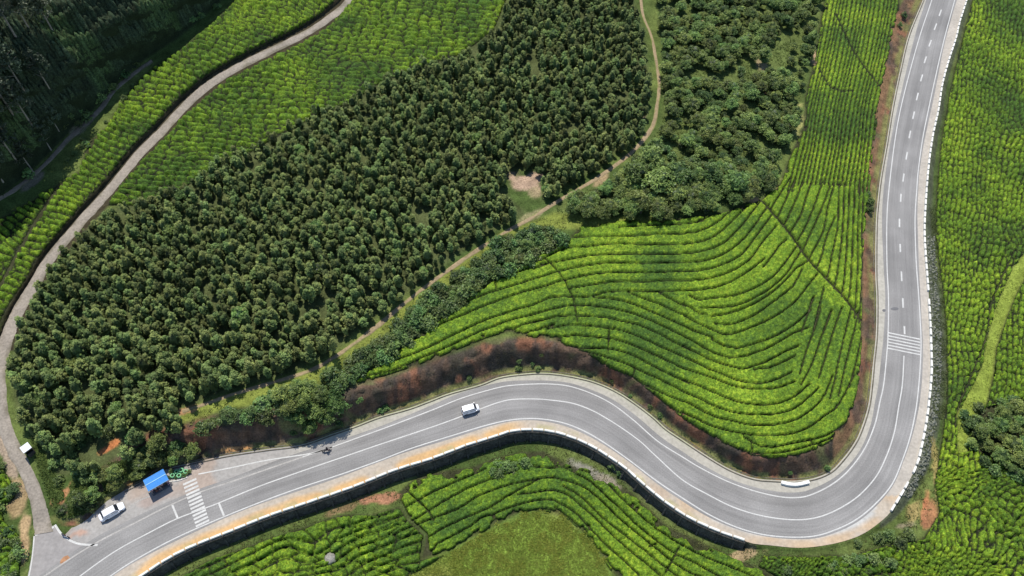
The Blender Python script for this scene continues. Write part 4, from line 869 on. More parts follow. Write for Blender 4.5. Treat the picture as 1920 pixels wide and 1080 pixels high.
def instancer(name, pts_, kitlist, smin, smax, label, cat):
    """the remaining trees as one object: points that carry whole trees"""
    me = bpy.data.meshes.new(name); me.from_pydata([tuple(map(float, p)) for p in pts_], [], [])
    n = len(pts_); a = me.attributes.new('rot', 'FLOAT', 'POINT'); a.data.foreach_set('value', rng.uniform(0, 6.28, n).astype(np.float32))
    a = me.attributes.new('size', 'FLOAT', 'POINT'); a.data.foreach_set('value', rng.uniform(smin, smax, n).astype(np.float32))
    a = me.attributes.new('variant', 'INT', 'POINT'); a.data.foreach_set('value', (np.arange(n) % len(kitlist)).astype(np.int32))
    o = ob(name, me); tag(o, label, cat, kind='stuff')
    ng = bpy.data.node_groups.new(name, 'GeometryNodeTree'); ng.interface.new_socket('Geometry', in_out='INPUT', socket_type='NodeSocketGeometry'); ng.interface.new_socket('Geometry', in_out='OUTPUT', socket_type='NodeSocketGeometry')
    N = ng.nodes; L = ng.links; gi = N.new('NodeGroupInput'); go = N.new('NodeGroupOutput'); jn_ = N.new('GeometryNodeJoinGeometry')
    def attr(nm, ty):
        q = N.new('GeometryNodeInputNamedAttribute'); q.data_type = ty; q.inputs['Name'].default_value = nm; return q
    ra, sa, va = attr('rot', 'FLOAT'), attr('size', 'FLOAT'), attr('variant', 'INT')
    cx = N.new('ShaderNodeCombineXYZ'); L.new(ra.outputs['Attribute'], cx.inputs[2])
    for k, (c, t) in enumerate(kitlist):
        cmp_ = N.new('FunctionNodeCompare'); cmp_.data_type = 'INT'; cmp_.operation = 'EQUAL'; L.new(va.outputs['Attribute'], cmp_.inputs[2]); cmp_.inputs[3].default_value = k
        src = next(q for q in bpy.data.objects if q.data == c)
        oi = N.new('GeometryNodeObjectInfo'); oi.inputs['Object'].default_value = src; oi.inputs['As Instance'].default_value = True; oi.transform_space = 'ORIGINAL'
        iop = N.new('GeometryNodeInstanceOnPoints'); L.new(gi.outputs[0], iop.inputs['Points']); L.new(cmp_.outputs[0], iop.inputs['Selection']); L.new(oi.outputs['Geometry'], iop.inputs['Instance'])
        L.new(cx.outputs[0], iop.inputs['Rotation']); L.new(sa.outputs['Attribute'], iop.inputs['Scale']); L.new(iop.outputs[0], jn_.inputs[0])
    L.new(jn_.outputs[0], go.inputs[0]); md = o.modifiers.new('scatter', 'NODES'); md.node_group = ng; return o
instancer('pine_plantation', pts[NIND:], PINES, .52, .94, 'dense young pine plantation filling the upper slope behind the nearer trees', 'pine plantation')

pts2, sv2 = scatter(F1, 11.0, 3.4, extra=off_paths, jitter=.5)
for k, (p, q) in enumerate(zip(pts2, sv2)):
    if rng.random() < .55: s = rng.uniform(.55, .85); tree('broadleaf_tree', *p, BROADS, k, (s, s * 1.05), 'brighter green broad-leaved tree growing alone among the ' + ('lower plantation pines' if q[1] > 560 else 'pines in the middle of the plantation' if q[1] > 330 else 'upper plantation pines'), 'tree', 'single broad-leaved trees among the pines')
# mixed wood east of the footpath
big = [(1190,330,1.7),(1230,345,1.7),(1265,330,1.5),(1215,305,1.5),(1375,345,1.4),(1330,330,1.3),(1190,375,1.3)]
pts, sv = scatter(F2, 2.35, 2.6, extra=off_paths, jitter=.5)
gap = fbm(pts[:, 0] / 6, pts[:, 1] / 6, 2, 520); keep = (gap > .33) | (sv[:, 1] > 340); pts, sv = pts[keep], sv[keep]
print('broad', len(pts))
order = np.argsort(-sv[:, 1]); pts, sv = pts[order], sv[order]; REST = pts[150:]
for k, (p, q) in enumerate(zip(pts[:150], sv[:150])):
    s = rng.uniform(.4, .95) if q[1] < 290 else rng.uniform(.6, 1.0)
    sz = 'small' if s < .62 else 'medium-sized' if s < .82 else 'large'; ee = q[0] - (1540 - max(0, q[1] - 60) * .3); band = 'in the upper mixed wood near the picture top' if q[1] < 90 else 'in the middle of the mixed wood' if q[1] < 200 else 'in the lower half of the mixed wood'
    lab = '%s broad-leaved tree %s' % (sz, 'on the lower edge of the mixed wood above the tea rows' if q[1] > 330 else 'in the mixed wood right beside the curving footpath' if float(dist_poly([q[0]], [q[1] + 14], foot)[0]) < 40 else ('at the eastern wood edge, ' + ('level with the dashed road' if q[1] < 200 else 'near the wood corner')) if ee > -50 else band)
    tree('broadleaf_tree', *p, BROADS, k, (s, s * rng.uniform(.85, 1.1)), lab, 'tree', 'broad-leaved trees of the mixed wood')
instancer('mixed_wood', REST, BROADS, .38, .95, 'mixed broad-leaved wood filling the upper right slope beyond the nearer trees', 'wood')
for k, (a, b, s) in enumerate(big):
    p = W(a, b + 16); tree('broadleaf_tree', *p, BROADS, k + 2, (s, s * .95), 'large spreading broad-leaved tree towering over the lower corner of the mixed wood', 'tree', 'large trees of the mixed wood')
pts, sv = scatter(F2, 2.6, .8, extra=lambda a, b: off_paths(a, b) & (rng.random(len(a)) < .3)); print('under', len(pts))
for k, (p, q) in enumerate(zip(pts[:90], sv)):
    s = rng.uniform(.55, 1.05); tree('shrub', *p, SHRUBS, k, (s, s), 'low leafy bush in the undergrowth between the trees of the mixed wood', 'bush', 'bushes in the mixed wood')
# hedge of bushes below the footpath, bank-top bushes, junction clump, right-hand thicket
def clump(poly, sp, hc, kits, smin, smax, name, label, cat, group, extra=None, lim=300, prob=1.0):
    pts, sv = scatter(poly, sp, hc, extra=extra); n = 0
    for k, p in enumerate(pts):
        if n >= lim or rng.random() > prob: continue
        s = rng.uniform(smin, smax); lb2 = label(sv[k][0], sv[k][1], (s - smin) / (smax - smin)) if callable(label) else label
        tree(name, *p, kits, k, (s, s * rng.uniform(.85, 1.2)), lb2, cat, group); n += 1
    pass
H2 = [(1066,436),(1000,432),(965,440),(925,480),(850,538),(785,590),(725,650),(665,690),(620,712),(650,716),(700,686),(760,644),(830,594),(870,564),(940,516),(1010,474),(1070,448)]
H2 = H2[:1] + [(1000,426),(960,432),(915,468),(840,526),(778,576),(716,634),(655,676),(605,706)] + H2[9:]
clump(H2, 2.1, 1.3, SHRUBS, 1.0, 1.6, 'shrub', lambda x, y, t: '%s hedge bush below the footpath %s' % (('low', 'medium-high', 'tall')[min(2, int(t * 3))], 'at its upper end under the mixed wood' if x > 960 else 'beside the first tea rows' if x > 860 else 'in the middle of the hedge' if x > 740 else 'at its lower end near the soil bank'), 'bush', 'bushes of the hedge below the footpath')
clump([(725,640),(785,590),(860,535),(930,485),(970,455),(1040,445),(1000,480),(930,515),(860,560),(800,605),(740,650)], 4.2, 2.4, BROADS, .45, .72, 'broadleaf_tree', 'small broad-leaved tree standing out of the hedge below the footpath', 'tree', 'small trees in the hedge', prob=.8)
inb = lambda a, b: inside(a, b, POLY_IN) & (bil(D_IN, a, b) > 5) & ~inside(a, b, SOILA) & ~inside(a, b, SOILB)
clump([(350,800),(400,765),(520,735),(600,712),(650,716),(640,770),(560,775),(470,790),(400,808)], 2.3, 1.4, SHRUBS, .85, 1.35, 'shrub', lambda x, y, t: '%s leafy bush on top of the soil bank %s' % ('small' if t < .5 else 'large', 'above the lay-by line' if x < 470 else 'near the motorcycle rider'), 'bush', 'bushes on top of the soil bank', extra=inb)
clump([(500,735),(560,715),(632,722),(640,790),(615,825),(575,800),(545,775),(500,768)], 2.6, 3.0, BROADS, .7, 1.0, 'broadleaf_tree', 'dark tree hanging over the soil bank and the road edge', 'tree', 'dark trees over the road edge', extra=inb)
clump([(200,870),(280,830),(345,820),(372,850),(360,868),(300,878),(250,905),(205,925),(150,965),(118,962),(130,930)], 2.5, 2.4, BROADS, .55, .85, 'broadleaf_tree', 'dark green tree on the slope behind bus shelter and parked car', 'tree', 'trees behind the bus shelter', extra=inb)
clump(JUNC, 2.6, .8, SHRUBS, .6, 1.1, 'shrub', 'leafy bush on the grassy slope between side road and bus shelter', 'bush', 'bushes near the junction', extra=lambda a, b: inb(a, b) & off_paths(a, b), prob=.55)
clump([(500,790),(640,745),(760,735),(900,700),(1000,650),(1060,670),(1120,700),(1110,715),(1040,690),(940,696),(840,728),(760,755),(640,800),(520,828)], 2.3, .5, SHRUBS, .3, .6, 'shrub', lambda x, y, t: 'small dark bush on the red soil bank, ' + ('left of the driving van' if x < 800 else 'above the driving van' if x < 950 else 'at the top of the first bend'), 'bush', 'small bushes on the soil bank', extra=inb, prob=.7)
clump([(1110,690),(1240,770),(1330,830),(1420,872),(1500,882),(1570,860),(1600,820),(1610,830),(1585,870),(1520,895),(1420,892),(1330,850),(1240,790),(1130,715)], 2.0, .4, SHRUBS, .25, .5, 'shrub', 'small dark bush on the bank inside the big road bend', 'bush', 'small bushes inside the bend', extra=inb, prob=.22)
clump(SHRUBR, 2.4, 1.8, BROADS, .5, .85, 'broadleaf_tree', lambda x, y, t: '%s dark leafy tree in the hollow %s' % ('small' if t < .5 else 'large', 'beside the end of the grass path' if x < 1865 else 'at the right picture edge'), 'tree', 'trees in the hollow at the right')
clump([(1800,760),(1920,745),(1960,900),(1900,905),(1830,860)], 3.0, .8, SHRUBS, .8, 1.2, 'shrub', 'green bush around the hollow at the right edge', 'bush', 'bushes around the hollow')
clump([(1470,985+60),(1560,1030),(1660,985),(1720,985),(1700,1060),(1600,1080),(1480,1080)], 2.4, .6, SHRUBS, .5, 1.0, 'shrub', 'rough bush below the outer edge of the big road bend', 'bush', 'bushes below the big bend', prob=.5)
clump([(-20,870),(16,880),(26,905),(28,930),(0,945),(-20,960)], 2.4, 1.2, SHRUBS, .8, 1.3, 'shrub', 'dark bush at the left picture edge beside the side road', 'bush', 'bushes left of the side road')
clump([(-10,975),(25,990),(38,1020),(36,1060),(20,1100),(-20,1100)], 2.0, .8, SHRUBS, .7, 1.1, 'shrub', 'bright green bush in the corner left of the junction', 'bush', 'bushes in the corner left of the junction')
clump([(905,875),(975,858),(990,870),(960,895),(915,900)], 1.8, .7, SHRUBS, .7, 1.0, 'shrub', 'dark bush among the tea at the top of the lower terrace', 'bush', 'dark bushes on the lower terrace')
clump([(90,850),(130,800),(330,800),(345,850),(300,872),(220,900),(160,950),(115,950)], 2.3, .8, SHRUBS, .6, 1.1, 'shrub', lambda x, y, t: '%s green bush between the trees %s' % ('small' if t < .5 else 'large', 'above the parked car' if x < 230 else 'behind the blue bus shelter'), 'bush', 'bushes between the trees above the lay-by', extra=inb, prob=.5)
for (a, b, s) in [(1629,378,1.0),(1629,392,.8),(1627,362,.6),(1693,28,.8),(1686,45,.7),(1640,228,.5),(1148,872,.8),(1160,884,.6)]:
    tree('shrub', *W(a, b + 5), SHRUBS, int(a), (s * .8, s * 1.2), 'single dark bush on the road bank beside the tea' if a > 1500 else 'bush growing at the foot of the retaining wall in the bend', 'bush', 'single bushes by the road')
# tall pale-stemmed trees on the hillside
for k, (a, b, s) in enumerate([(30,70,1.1),(55,55,.9),(25,215,1.0),(8,250,.9),(60,235,.9),(95,280,.75),(30,300,.9),(62,322,.7),(5,340,.9),(15,130,.9),(-30,110,1.1),(-30,220,1.1),(-20,300,1.),(100,60,.9),(-60,60,1.1),(45,170,.9),(92,165,.7),(110,245,.6)]):
    tree('tall_tree', *W(a, b), TALLS, k, (s, s), 'tall dark tree with bare pale trunk %s' % ('in the very top left corner' if a < 60 and b < 150 else 'at the left picture edge of the shaded hillside' if a < 20 else 'low on the shaded hillside above the hill path' if b > 260 else 'in the middle of the shaded hillside'), 'tree', 'tall trees on the dark hillside')
clump([(0,360),(60,325),(120,255),(180,200),(250,125),(330,70),(420,0),(350,0),(240,100),(150,180),(80,260),(0,320)], 2.7, 1.0, SHRUBS, .7, 1.3, 'shrub', 'dark bush along the foot of the shaded hillside', 'bush', 'dark bushes at the foot of the hillside', prob=.7)
clump([(120,300),(160,255),(220,190),(250,150),(270,150),(215,215),(165,275),(130,315)], 2.0, .4, SHRUBS, .3, .6, 'shrub', 'small rough bush between the hill path and the tea', 'bush', 'rough bushes beside the hill path', prob=.6)
clump([(110,430),(150,405),(120,470),(80,510),(60,560),(30,610),(20,660),(40,660),(70,590),(130,480)], 3.2, 2.0, BROADS, .4, .6, 'broadleaf_tree', 'small tree leaning over the gravel track at the plantation edge', 'tree', 'small trees beside the gravel track', extra=lambda a, b: dist_poly(a, b, trk) > 13)

# ------------------------------------------------------------------ retaining wall below the road
wl = crom([(p[0], p[1], p[2], p[3]) for p in BARR if p[1] > 806 and p[0] <= 1400 and p[0] > 900 or p[0] <= 960], 5)
wl = wl[(wl[:, 2] > 1.81)]
def out_dir(v):
    t = np.gradient(v[:, :2], axis=0); t /= np.linalg.norm(t, axis=1)[:, None]; n = np.stack([t[:, 1], -t[:, 0]], 1)
    return np.where((n[:, 1] > 0)[:, None] & (np.abs(n[:, 1]) > .2)[:, None], -n, n)
T = P(wl[:, 0], wl[:, 1], 0.0); od = out_dir(T); od = np.where((od[:, 1] > 0)[:, None], -od, od); od3 = np.c_[od, np.zeros(len(od))]
hws = np.maximum(1.6, -zp(wl[:, 0] + 0, wl[:, 1] + wl[:, 3] + 3)) 
rows = 12; vv = []
for j in range(rows + 1):
    t = j / rows; base = T + od3 * (0.42 + 0.75 * t) - np.array([0, 0, 1]) * ((hws + .5) * t)[:, None]
    nz = (fbm(np.arange(len(T)) * .9, np.full(len(T), j * 1.3), 2, 600) - .5) * .34; vv.append(base + od3 * nz[:, None])
back = T + od3 * -.05; back[:, 2] = .04; cop = T + od3 * .50; cop[:, 2] = .04; cop2 = T + od3 * .50; cop2[:, 2] = -.16
rws = [back, cop, cop2] + vv; g3 = np.stack(rws, 1); k = g3.shape[1]; n = len(T); i = np.arange(n * k).reshape(n, k)
f = np.stack([i[:-1, :-1], i[:-1, 1:], i[1:, 1:], i[1:, :-1]], -1).reshape(-1, 4)
wall = tag(empty('retaining_wall', tuple(T[len(T) // 2])), 'dark stone retaining wall holding up the outer side of the curving road', 'retaining wall')
inv = Matrix.Translation(wall.location).inverted()
def child_at(name, me, root):
    o = ob(name, me, root); o.matrix_parent_inverse = Matrix.Translation(root.location).inverted(); return o
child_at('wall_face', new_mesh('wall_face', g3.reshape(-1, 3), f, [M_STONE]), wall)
def box_bm(bm, c, sx, sy, sz, taper=1.0, rot=0.0):
    m_ = Matrix.Translation(c) @ Matrix.Rotation(rot, 4, 'Z'); vs_ = []
    for z, q in ((0, 1), (sz, taper)):
        for x, y in ((-1, -1), (1, -1), (1, 1), (-1, 1)): vs_.append(bm.verts.new(m_ @ Vector((x * sx / 2 * q, y * sy / 2 * q, z))))
    for a in ((0, 3, 2, 1), (4, 5, 6, 7), (0, 1, 5, 4), (1, 2, 6, 5), (2, 3, 7, 6), (3, 0, 4, 7)): bm.faces.new([vs_[q] for q in a])
def bm_mesh(bm, name, m, bevel=0.0, smooth=False):
    if bevel: bmesh.ops.bevel(bm, geom=bm.edges[:], offset=bevel, segments=1, affect='EDGES', profile=.5)
    me = bpy.data.meshes.new(name); bm.to_mesh(me); bm.free(); me.materials.append(m)
    if smooth: me.polygons.foreach_set('use_smooth', np.ones(len(me.polygons), bool))
    return me
def box(name, parent, loc, size, m, bevel=0.01, taper=1.0, rz=0.0):
    bm = bmesh.new(); box_bm(bm, (0, 0, 0), *size, taper=taper); o = ob(name, bm_mesh(bm, name, m, bevel), parent, loc); o.rotation_euler = (0, 0, rz); return o
sl = np.r_[0, np.cumsum(np.linalg.norm(np.diff(T, axis=0), axis=1))]
for q in np.arange(1.5, sl[-1] - 1, 3.4):
    j = int(np.searchsorted(sl, q)); d = od3[j]; a = math.atan2(d[1], d[0]); hh_ = float(hws[j]); bm = bmesh.new(); vs_ = []
    for z, e in ((-hh_ - .6, 1.65), (-.3, .62)):
        for s_ in (-.16, .16):
            for o_ in (.25, e): vs_.append(bm.verts.new(Vector(T[j]) + Vector(d) * o_ + Vector((-d[1], d[0], 0)) * s_ + Vector((0, 0, z))))
    for a_ in ((0, 1, 3, 2), (4, 6, 7, 5), (0, 2, 6, 4), (1, 5, 7, 3), (0, 4, 5, 1), (2, 3, 7, 6)): bm.faces.new([vs_[x] for x in a_])
    child_at('buttress', bm_mesh(bm, 'buttress', M_STONE), wall)

# ------------------------------------------------------------------ whitewashed guard blocks
def block_mesh(L_, w_, h_, seed):
    g = random.Random(seed); bm = bmesh.new(); box_bm(bm, (0, 0, -.1), L_, w_, h_ + .1, taper=.94); bmesh.ops.bevel(bm, geom=bm.edges[:], offset=.035, segments=1, affect='EDGES')
    for v in bm.verts: v.co += Vector((g.uniform(-.012, .012), g.uniform(-.012, .012), g.uniform(-.012, .012)))
    return bm_mesh(bm, 'guard_block', M_WHITE)
def guard_row(pl, L_, gap, side, h_, label, group, miss=0.0):
    q = resample(crom(pl, 5), 1500); v = P(q[:, 0], q[:, 1], 0.0); s_ = np.r_[0, np.cumsum(np.linalg.norm(np.diff(v, axis=0), axis=1))]; ms = [block_mesh(L_, .42, h_, 50 + k) for k in range(5)]; n = 0
    for k, d in enumerate(np.arange(L_ / 2 + .2, s_[-1], L_ + gap)):
        j = min(len(v) - 2, int(np.searchsorted(s_, d))); t = v[min(j + 8, len(v) - 1)] - v[max(j - 8, 0)]; a = math.atan2(t[1], t[0]); nn = np.array([-math.sin(a), math.cos(a)]) * side
        if rng.random() < miss: continue
        a += rng.uniform(-.03, .03); o = ob('guard_block', ms[k % 5], None, (v[j][0] + nn[0], v[j][1] + nn[1], 0.0 + rng.uniform(-.03, .01))); o.rotation_euler = (rng.uniform(-.02, .02), rng.uniform(-.02, .02), a)
        px_, py_ = proj(v[j]); tag(o, label(float(px_), float(py_)), 'guard block', group); n += 1
    return n
rb = [(p[0] - 1.5, p[1]) for p in BARR if p[1] <= 962 and p[0] > 1600]; lb_ = [(p[0], p[1] - 1) for p in BARR if p[0] <= 1400]
n1 = guard_row(rb, 1.62, .34, 0, .55, lambda x, y: 'whitewashed guard block in the row beside the ' + ('top stretch of the straight road' if y < 260 else 'dashed part of the straight road' if y < 600 else 'striped crossing on the right' if y < 690 else 'outer side of the big bend'), 'guard blocks along the outer edge of the straight road', .02)
n2 = guard_row(lb_, 2.15, .13, 0, .50, lambda x, y: 'whitewashed guard block on top of the retaining wall ' + ('at its lower right end' if x > 1230 else 'in the middle bend' if x > 900 else 'beside the sandy orange shoulder' if x > 480 else 'beside the zebra crossing and junction'), 'guard blocks on top of the retaining wall')
print('blocks', n1, n2)
q = crom([(1464,905.5),(1478,909),(1495,909.5),(1516,905)], 3); line = P(q[:, 0], q[:, 1], 0.0); bm = bmesh.new(); prev = None
for k_, c_ in enumerate(line):
    t = line[min(k_ + 1, len(line) - 1)] - line[max(k_ - 1, 0)]; t /= np.linalg.norm(t); nn = np.array([-t[1], t[0], 0]) * .28
    ring = [bm.verts.new(tuple(c_ - nn)), bm.verts.new(tuple(c_ + nn)), bm.verts.new(tuple(c_ + nn + np.array([0, 0, .6]))), bm.verts.new(tuple(c_ - nn + np.array([0, 0, .6])))]
    if prev:
        for a in range(4): bm.faces.new((prev[a], prev[(a + 1) % 4], ring[(a + 1) % 4], ring[a]))
    else: bm.faces.new(ring)
    prev = ring
bm.faces.new(prev[::-1]); bmesh.ops.recalc_face_normals(bm, faces=bm.faces[:])
o = ob('parapet', bm_mesh(bm, 'parapet', mat('fresh_white_paint', (.82, .81, .76), nscale=[1.5], namt=[.06], rough=.7))); tag(o, 'short curved white parapet over the drain inside the big bend', 'parapet')

# ------------------------------------------------------------------ bus shelter, planters, kiosk
M_BLUE = mat('blue_sheet_roof', (0.030, 0.205, 0.56), nscale=[.6, 5], namt=[.10, .08], rough=.45, spec=.4); M_BLUE2 = mat('pale_blue_edge', (0.20, 0.42, 0.62), nscale=[2], namt=[.15], rough=.5)
M_DARK = mat('dark_shade_net', (0.03, 0.03, 0.032), rough=.8); M_STEEL = mat('grey_steel', (.30, .30, .30), rough=.5, metal=.4); M_WOOD = mat('bench_wood', (.22, .13, .07), nscale=[5], namt=[.3], rough=.8)
M_SLAB = mat('shelter_floor', (.11, .11, .115), nscale=[1.2], namt=[.15], rough=.9)
def frame_from(c4, z):
    w = [Vector(P(a, b, z)) for a, b in c4]; c = sum(w, Vector()) / 4; e = ((w[1] - w[0]) + (w[2] - w[3])) / 2; d = ((w[3] - w[0]) + (w[2] - w[1])) / 2
    return c, math.atan2(e.y, e.x), e.length, d.length
c, a, Ls, Ds = frame_from([(278.7, 920), (314.6, 899), (307.5, 879.6), (268, 901.7)], 2.75)
sh = tag(empty('bus_shelter', (c.x, c.y, 0.0), a), 'roadside bus shelter with blue ribbed sheet roof beside the zebra crossing', 'bus shelter'); print('shelter', Ls, Ds)
bm = bmesh.new(); nr_ = 40
for s_ in range(nr_ + 1):
    x = -Ls / 2 + Ls * s_ / nr_; up_ = .035 if s_ % 2 else 0
    for y, z in ((-Ds / 2, 2.60), (0, 2.80), (Ds / 2, 2.95)): bm.verts.new((x, y, z + up_))
bm.verts.ensure_lookup_table()
for s_ in range(nr_):
    for j in range(2): q = s_ * 3 + j; bm.faces.new((bm.verts[q], bm.verts[q + 3], bm.verts[q + 4], bm.verts[q + 1]))
rf = ob('roof', bm_mesh(bm, 'roof', M_BLUE), sh)
box('fascia', rf, (0, -Ds / 2 - .03, 2.50), (Ls + .1, .05, .16), M_BLUE2, .008); box('fascia', rf, (-Ls / 2 - .04, 0, 2.52), (.05, Ds, .2), M_BLUE2, .008); box('ridge_cap', rf, (0, .02, 2.83), (Ls, .18, .03), M_BLUE2, .008)
for sx in (-1, 0, 1):
    for sy in (-1, 1): box('post', sh, (sx * (Ls / 2 - .25), sy * (Ds / 2 - .2), 0), (.09, .09, 2.6 if sy < 0 else 2.85), M_STEEL, .01)
box('back_wall', sh, (0, Ds / 2 - .12, .05), (Ls - .4, .08, 1.9), M_DARK, .01); box('floor_slab', sh, (0, 0, .012), (Ls - .05, Ds + .1, .12), M_SLAB, .02)
bn = box('bench', sh, (0, -.30, .42), (Ls - .9, .42, .06), M_WOOD, .01)
for sx in (-1.2, 0, 1.2): box('bench_leg', bn, (sx, 0, -.40), (.08, .36, .39), M_WOOD, .01)
M_GREEN = mat('green_painted_rubber', (0.16, 0.42, 0.20), nscale=[4], namt=[.15], rough=.5); M_SOIL = mat('dark_soil', (.02, .025, .015), rough=1)
def torus_bm(R_, r_, z, n=18, m_=8):
    bm = bmesh.new(); rg = []
    for k in range(n):
        t = k / n * 2 * math.pi; rg.append([bm.verts.new(((R_ + r_ * math.cos(u)) * math.cos(t), (R_ + r_ * math.cos(u)) * math.sin(t), z + r_ * math.sin(u))) for u in np.linspace(0, 2 * math.pi, m_, endpoint=False)])
    for k in range(n):
        for j in range(m_): bm.faces.new((rg[k][j], rg[(k + 1) % n][j], rg[(k + 1) % n][(j + 1) % m_], rg[k][(j + 1) % m_]))
    return bm
ty_me = bm_mesh(torus_bm(.36, .13, 0), 'tyre', M_GREEN, smooth=True); bm = bmesh.new(); bmesh.ops.create_circle(bm, cap_ends=True, radius=.27, segments=14); so_me = bm_mesh(bm, 'soil', M_SOIL)
for k, (x, y) in enumerate([(324.6, 893), (336.7, 893), (349.2, 885.5), (332, 886), (341, 883)]):
    p = P(x, y, 0.0); e = tag(empty('tyre_planter', (p[0], p[1], 0.0)), ['round planter of green painted tyres nearest the blue bus shelter', 'middle front green tyre planter beside the zebra crossing', 'green tyre planter at the road end of the cluster', 'green tyre planter behind the front two, nearer the shelter', 'green tyre planter at the back of the cluster'][k], 'planter', 'green tyre planters beside the bus shelter')
    for z in (.16, .40): ob('tyre', ty_me, e, (0, 0, z))
    ob('soil', so_me, e, (0, 0, .36))
line = crom([(319, 903), (330, 902), (342, 899), (354, 894)], 3)
for k in range(5):
    a_ = resample(line, 11)[2 * k]; b_ = resample(line, 11)[2 * k + 1]; pa, pb = P(*a_, 0.0), P(*b_, 0.0); d_ = pb - pa
    o = ob('kerb_stone', bpy.data.meshes.get('kerb_stone') or bm_mesh((lambda b: (box_bm(b, (0, 0, 0), .66, .16, .16), b)[1])(bmesh.new()), 'kerb_stone', M_WHITE, .015), None, tuple((pa + pb) / 2)); o.rotation_euler[2] = math.atan2(d_[1], d_[0])
    tag(o, 'white kerb stone, %s from the shelter, in front of the tyre planters' % order_word(k), 'kerb stone', 'white kerb stones before the planters')
for k, (x, y, s_) in enumerate([(322, 884, .42), (345, 892, .36), (354, 887, .4), (318, 896, .3), (330, 896, .26)]): tree('shrub', *W(x, y), SHRUBS, k, (s_, s_), 'low dark plant between the green tyre planters', 'bush', 'plants between the tyre planters')
# kiosk
c, a, Lk, Dk = frame_from([(42.8, 850), (58.3, 840), (52.8, 827.8), (37.8, 840)], float(zp(56, 850)) + 2.35); zk = float(zp(56, 850))
M_ROOFW = mat('pale_roof_sheet', (.68, .70, .74), nscale=[1.2], namt=[.08], rough=.5); M_TAN = mat('board_wall', (.06, .055, .05), nscale=[3], namt=[.3], rough=.9)
ki = tag(empty('kiosk', (c.x, c.y, zk - .05), a), 'small dark kiosk with flat white roof beside the side road', 'kiosk')
box('roof', ki, (0, 0, 2.33), (Lk, Dk + .1, .09), M_ROOFW, .02); box('wall', ki, (0, Dk / 2 - .18, -.2), (Lk - .3, .07, 2.5), M_TAN, .01); box('wall', ki, (-Lk / 2 + .18, 0, -.2), (.07, Dk - .4, 2.5), M_TAN, .01); box('wall', ki, (Lk / 2 - .18, 0, -.2), (.07, Dk - .4, 2.5), M_TAN, .01)
box('counter', ki, (0, -Dk / 2 + .2, -.2), (Lk - .35, .34, 1.2), M_TAN, .01); box('shutter', ki, (0, -Dk / 2 + .16, 1.75), (Lk - .35, .05, .5), M_TAN, .01)

# ------------------------------------------------------------------ vehicles
M_CARW = mat('white_car_paint', (.74, .75, .77), rough=.25, spec=.5); M_GLASS = mat('dark_car_glass', (.018, .022, .028), rough=.08, spec=.7); M_TYRE = mat('tyre_rubber', (.02, .02, .02), rough=.9)
M_RIM = mat('wheel_rim', (.35, .35, .36), rough=.35, metal=.8); M_RED = mat('red_lamp', (.35, .02, .02), rough=.3); M_LAMP = mat('clear_lamp', (.6, .6, .58), rough=.15); M_BLACK = mat('black_plastic', (.025, .025, .027), rough=.6)
def loft(name, parent, secs, m, bevel=.0, smooth=True):
    """secs: (x, half width bottom, half width top, z bottom, z top, corner) cross-sections along x"""
    bm = bmesh.new(); prev = None
    for (x, wb_, wt, z0, z1, r_) in secs:
        pts_ = [(-wb_ + r_ * .5, z0), (-wb_, z0 + r_), (-wb_ - .0, (z0 + z1) / 2), (-wt, z1 - r_), (-wt + r_, z1), (0, z1 + r_ * .35), (wt - r_, z1), (wt, z1 - r_), (wb_, (z0 + z1) / 2), (wb_, z0 + r_), (wb_ - r_ * .5, z0)]
        ring = [bm.verts.new((x, y, z)) for y, z in pts_]
        if prev:
            for k in range(len(ring)): bm.faces.new((prev[k], prev[(k + 1) % len(ring)], ring[(k + 1) % len(ring)], ring[k]))
        else: bm.faces.new(ring)
        prev = ring
    bm.faces.new(prev[::-1]); bmesh.ops.recalc_face_normals(bm, faces=bm.faces[:])
    o = ob(name, bm_mesh(bm, name, m, smooth=smooth), parent); md = o.modifiers.new('edge', 'EDGE_SPLIT'); md.split_angle = R(38); return o
def quad(name, parent, pts_, m):
    me = bpy.data.meshes.new(name); me.from_pydata(pts_, [], [tuple(range(len(pts_)))]); me.materials.append(m); o = ob(name, me, parent)
    s_ = o.modifiers.new('thick', 'SOLIDIFY'); s_.thickness = .012; s_.offset = 0; return o
def wheel_at(parent, x, y, r_, w_):
    bm = bmesh.new(); bmesh.ops.create_cone(bm, cap_ends=True, radius1=r_, radius2=r_, depth=w_, segments=20); bmesh.ops.rotate(bm, verts=bm.verts[:], matrix=Matrix.Rotation(math.pi / 2, 3, 'X')); bmesh.ops.bevel(bm, geom=[e for e in bm.edges if len(e.link_faces) == 2 and abs(e.calc_face_angle(0)) > .8], offset=.03, segments=2, affect='EDGES')
    wh = ob('wheel', bm_mesh(bm, 'wheel', M_TYRE), parent, (x, y, r_)); bm = bmesh.new(); bmesh.ops.create_cone(bm, cap_ends=True, radius1=r_ * .6, radius2=r_ * .6, depth=w_ + .02, segments=14); bmesh.ops.rotate(bm, verts=bm.verts[:], matrix=Matrix.Rotation(math.pi / 2, 3, 'X')); ob('rim', bm_mesh(bm, 'rim', M_RIM), wh)
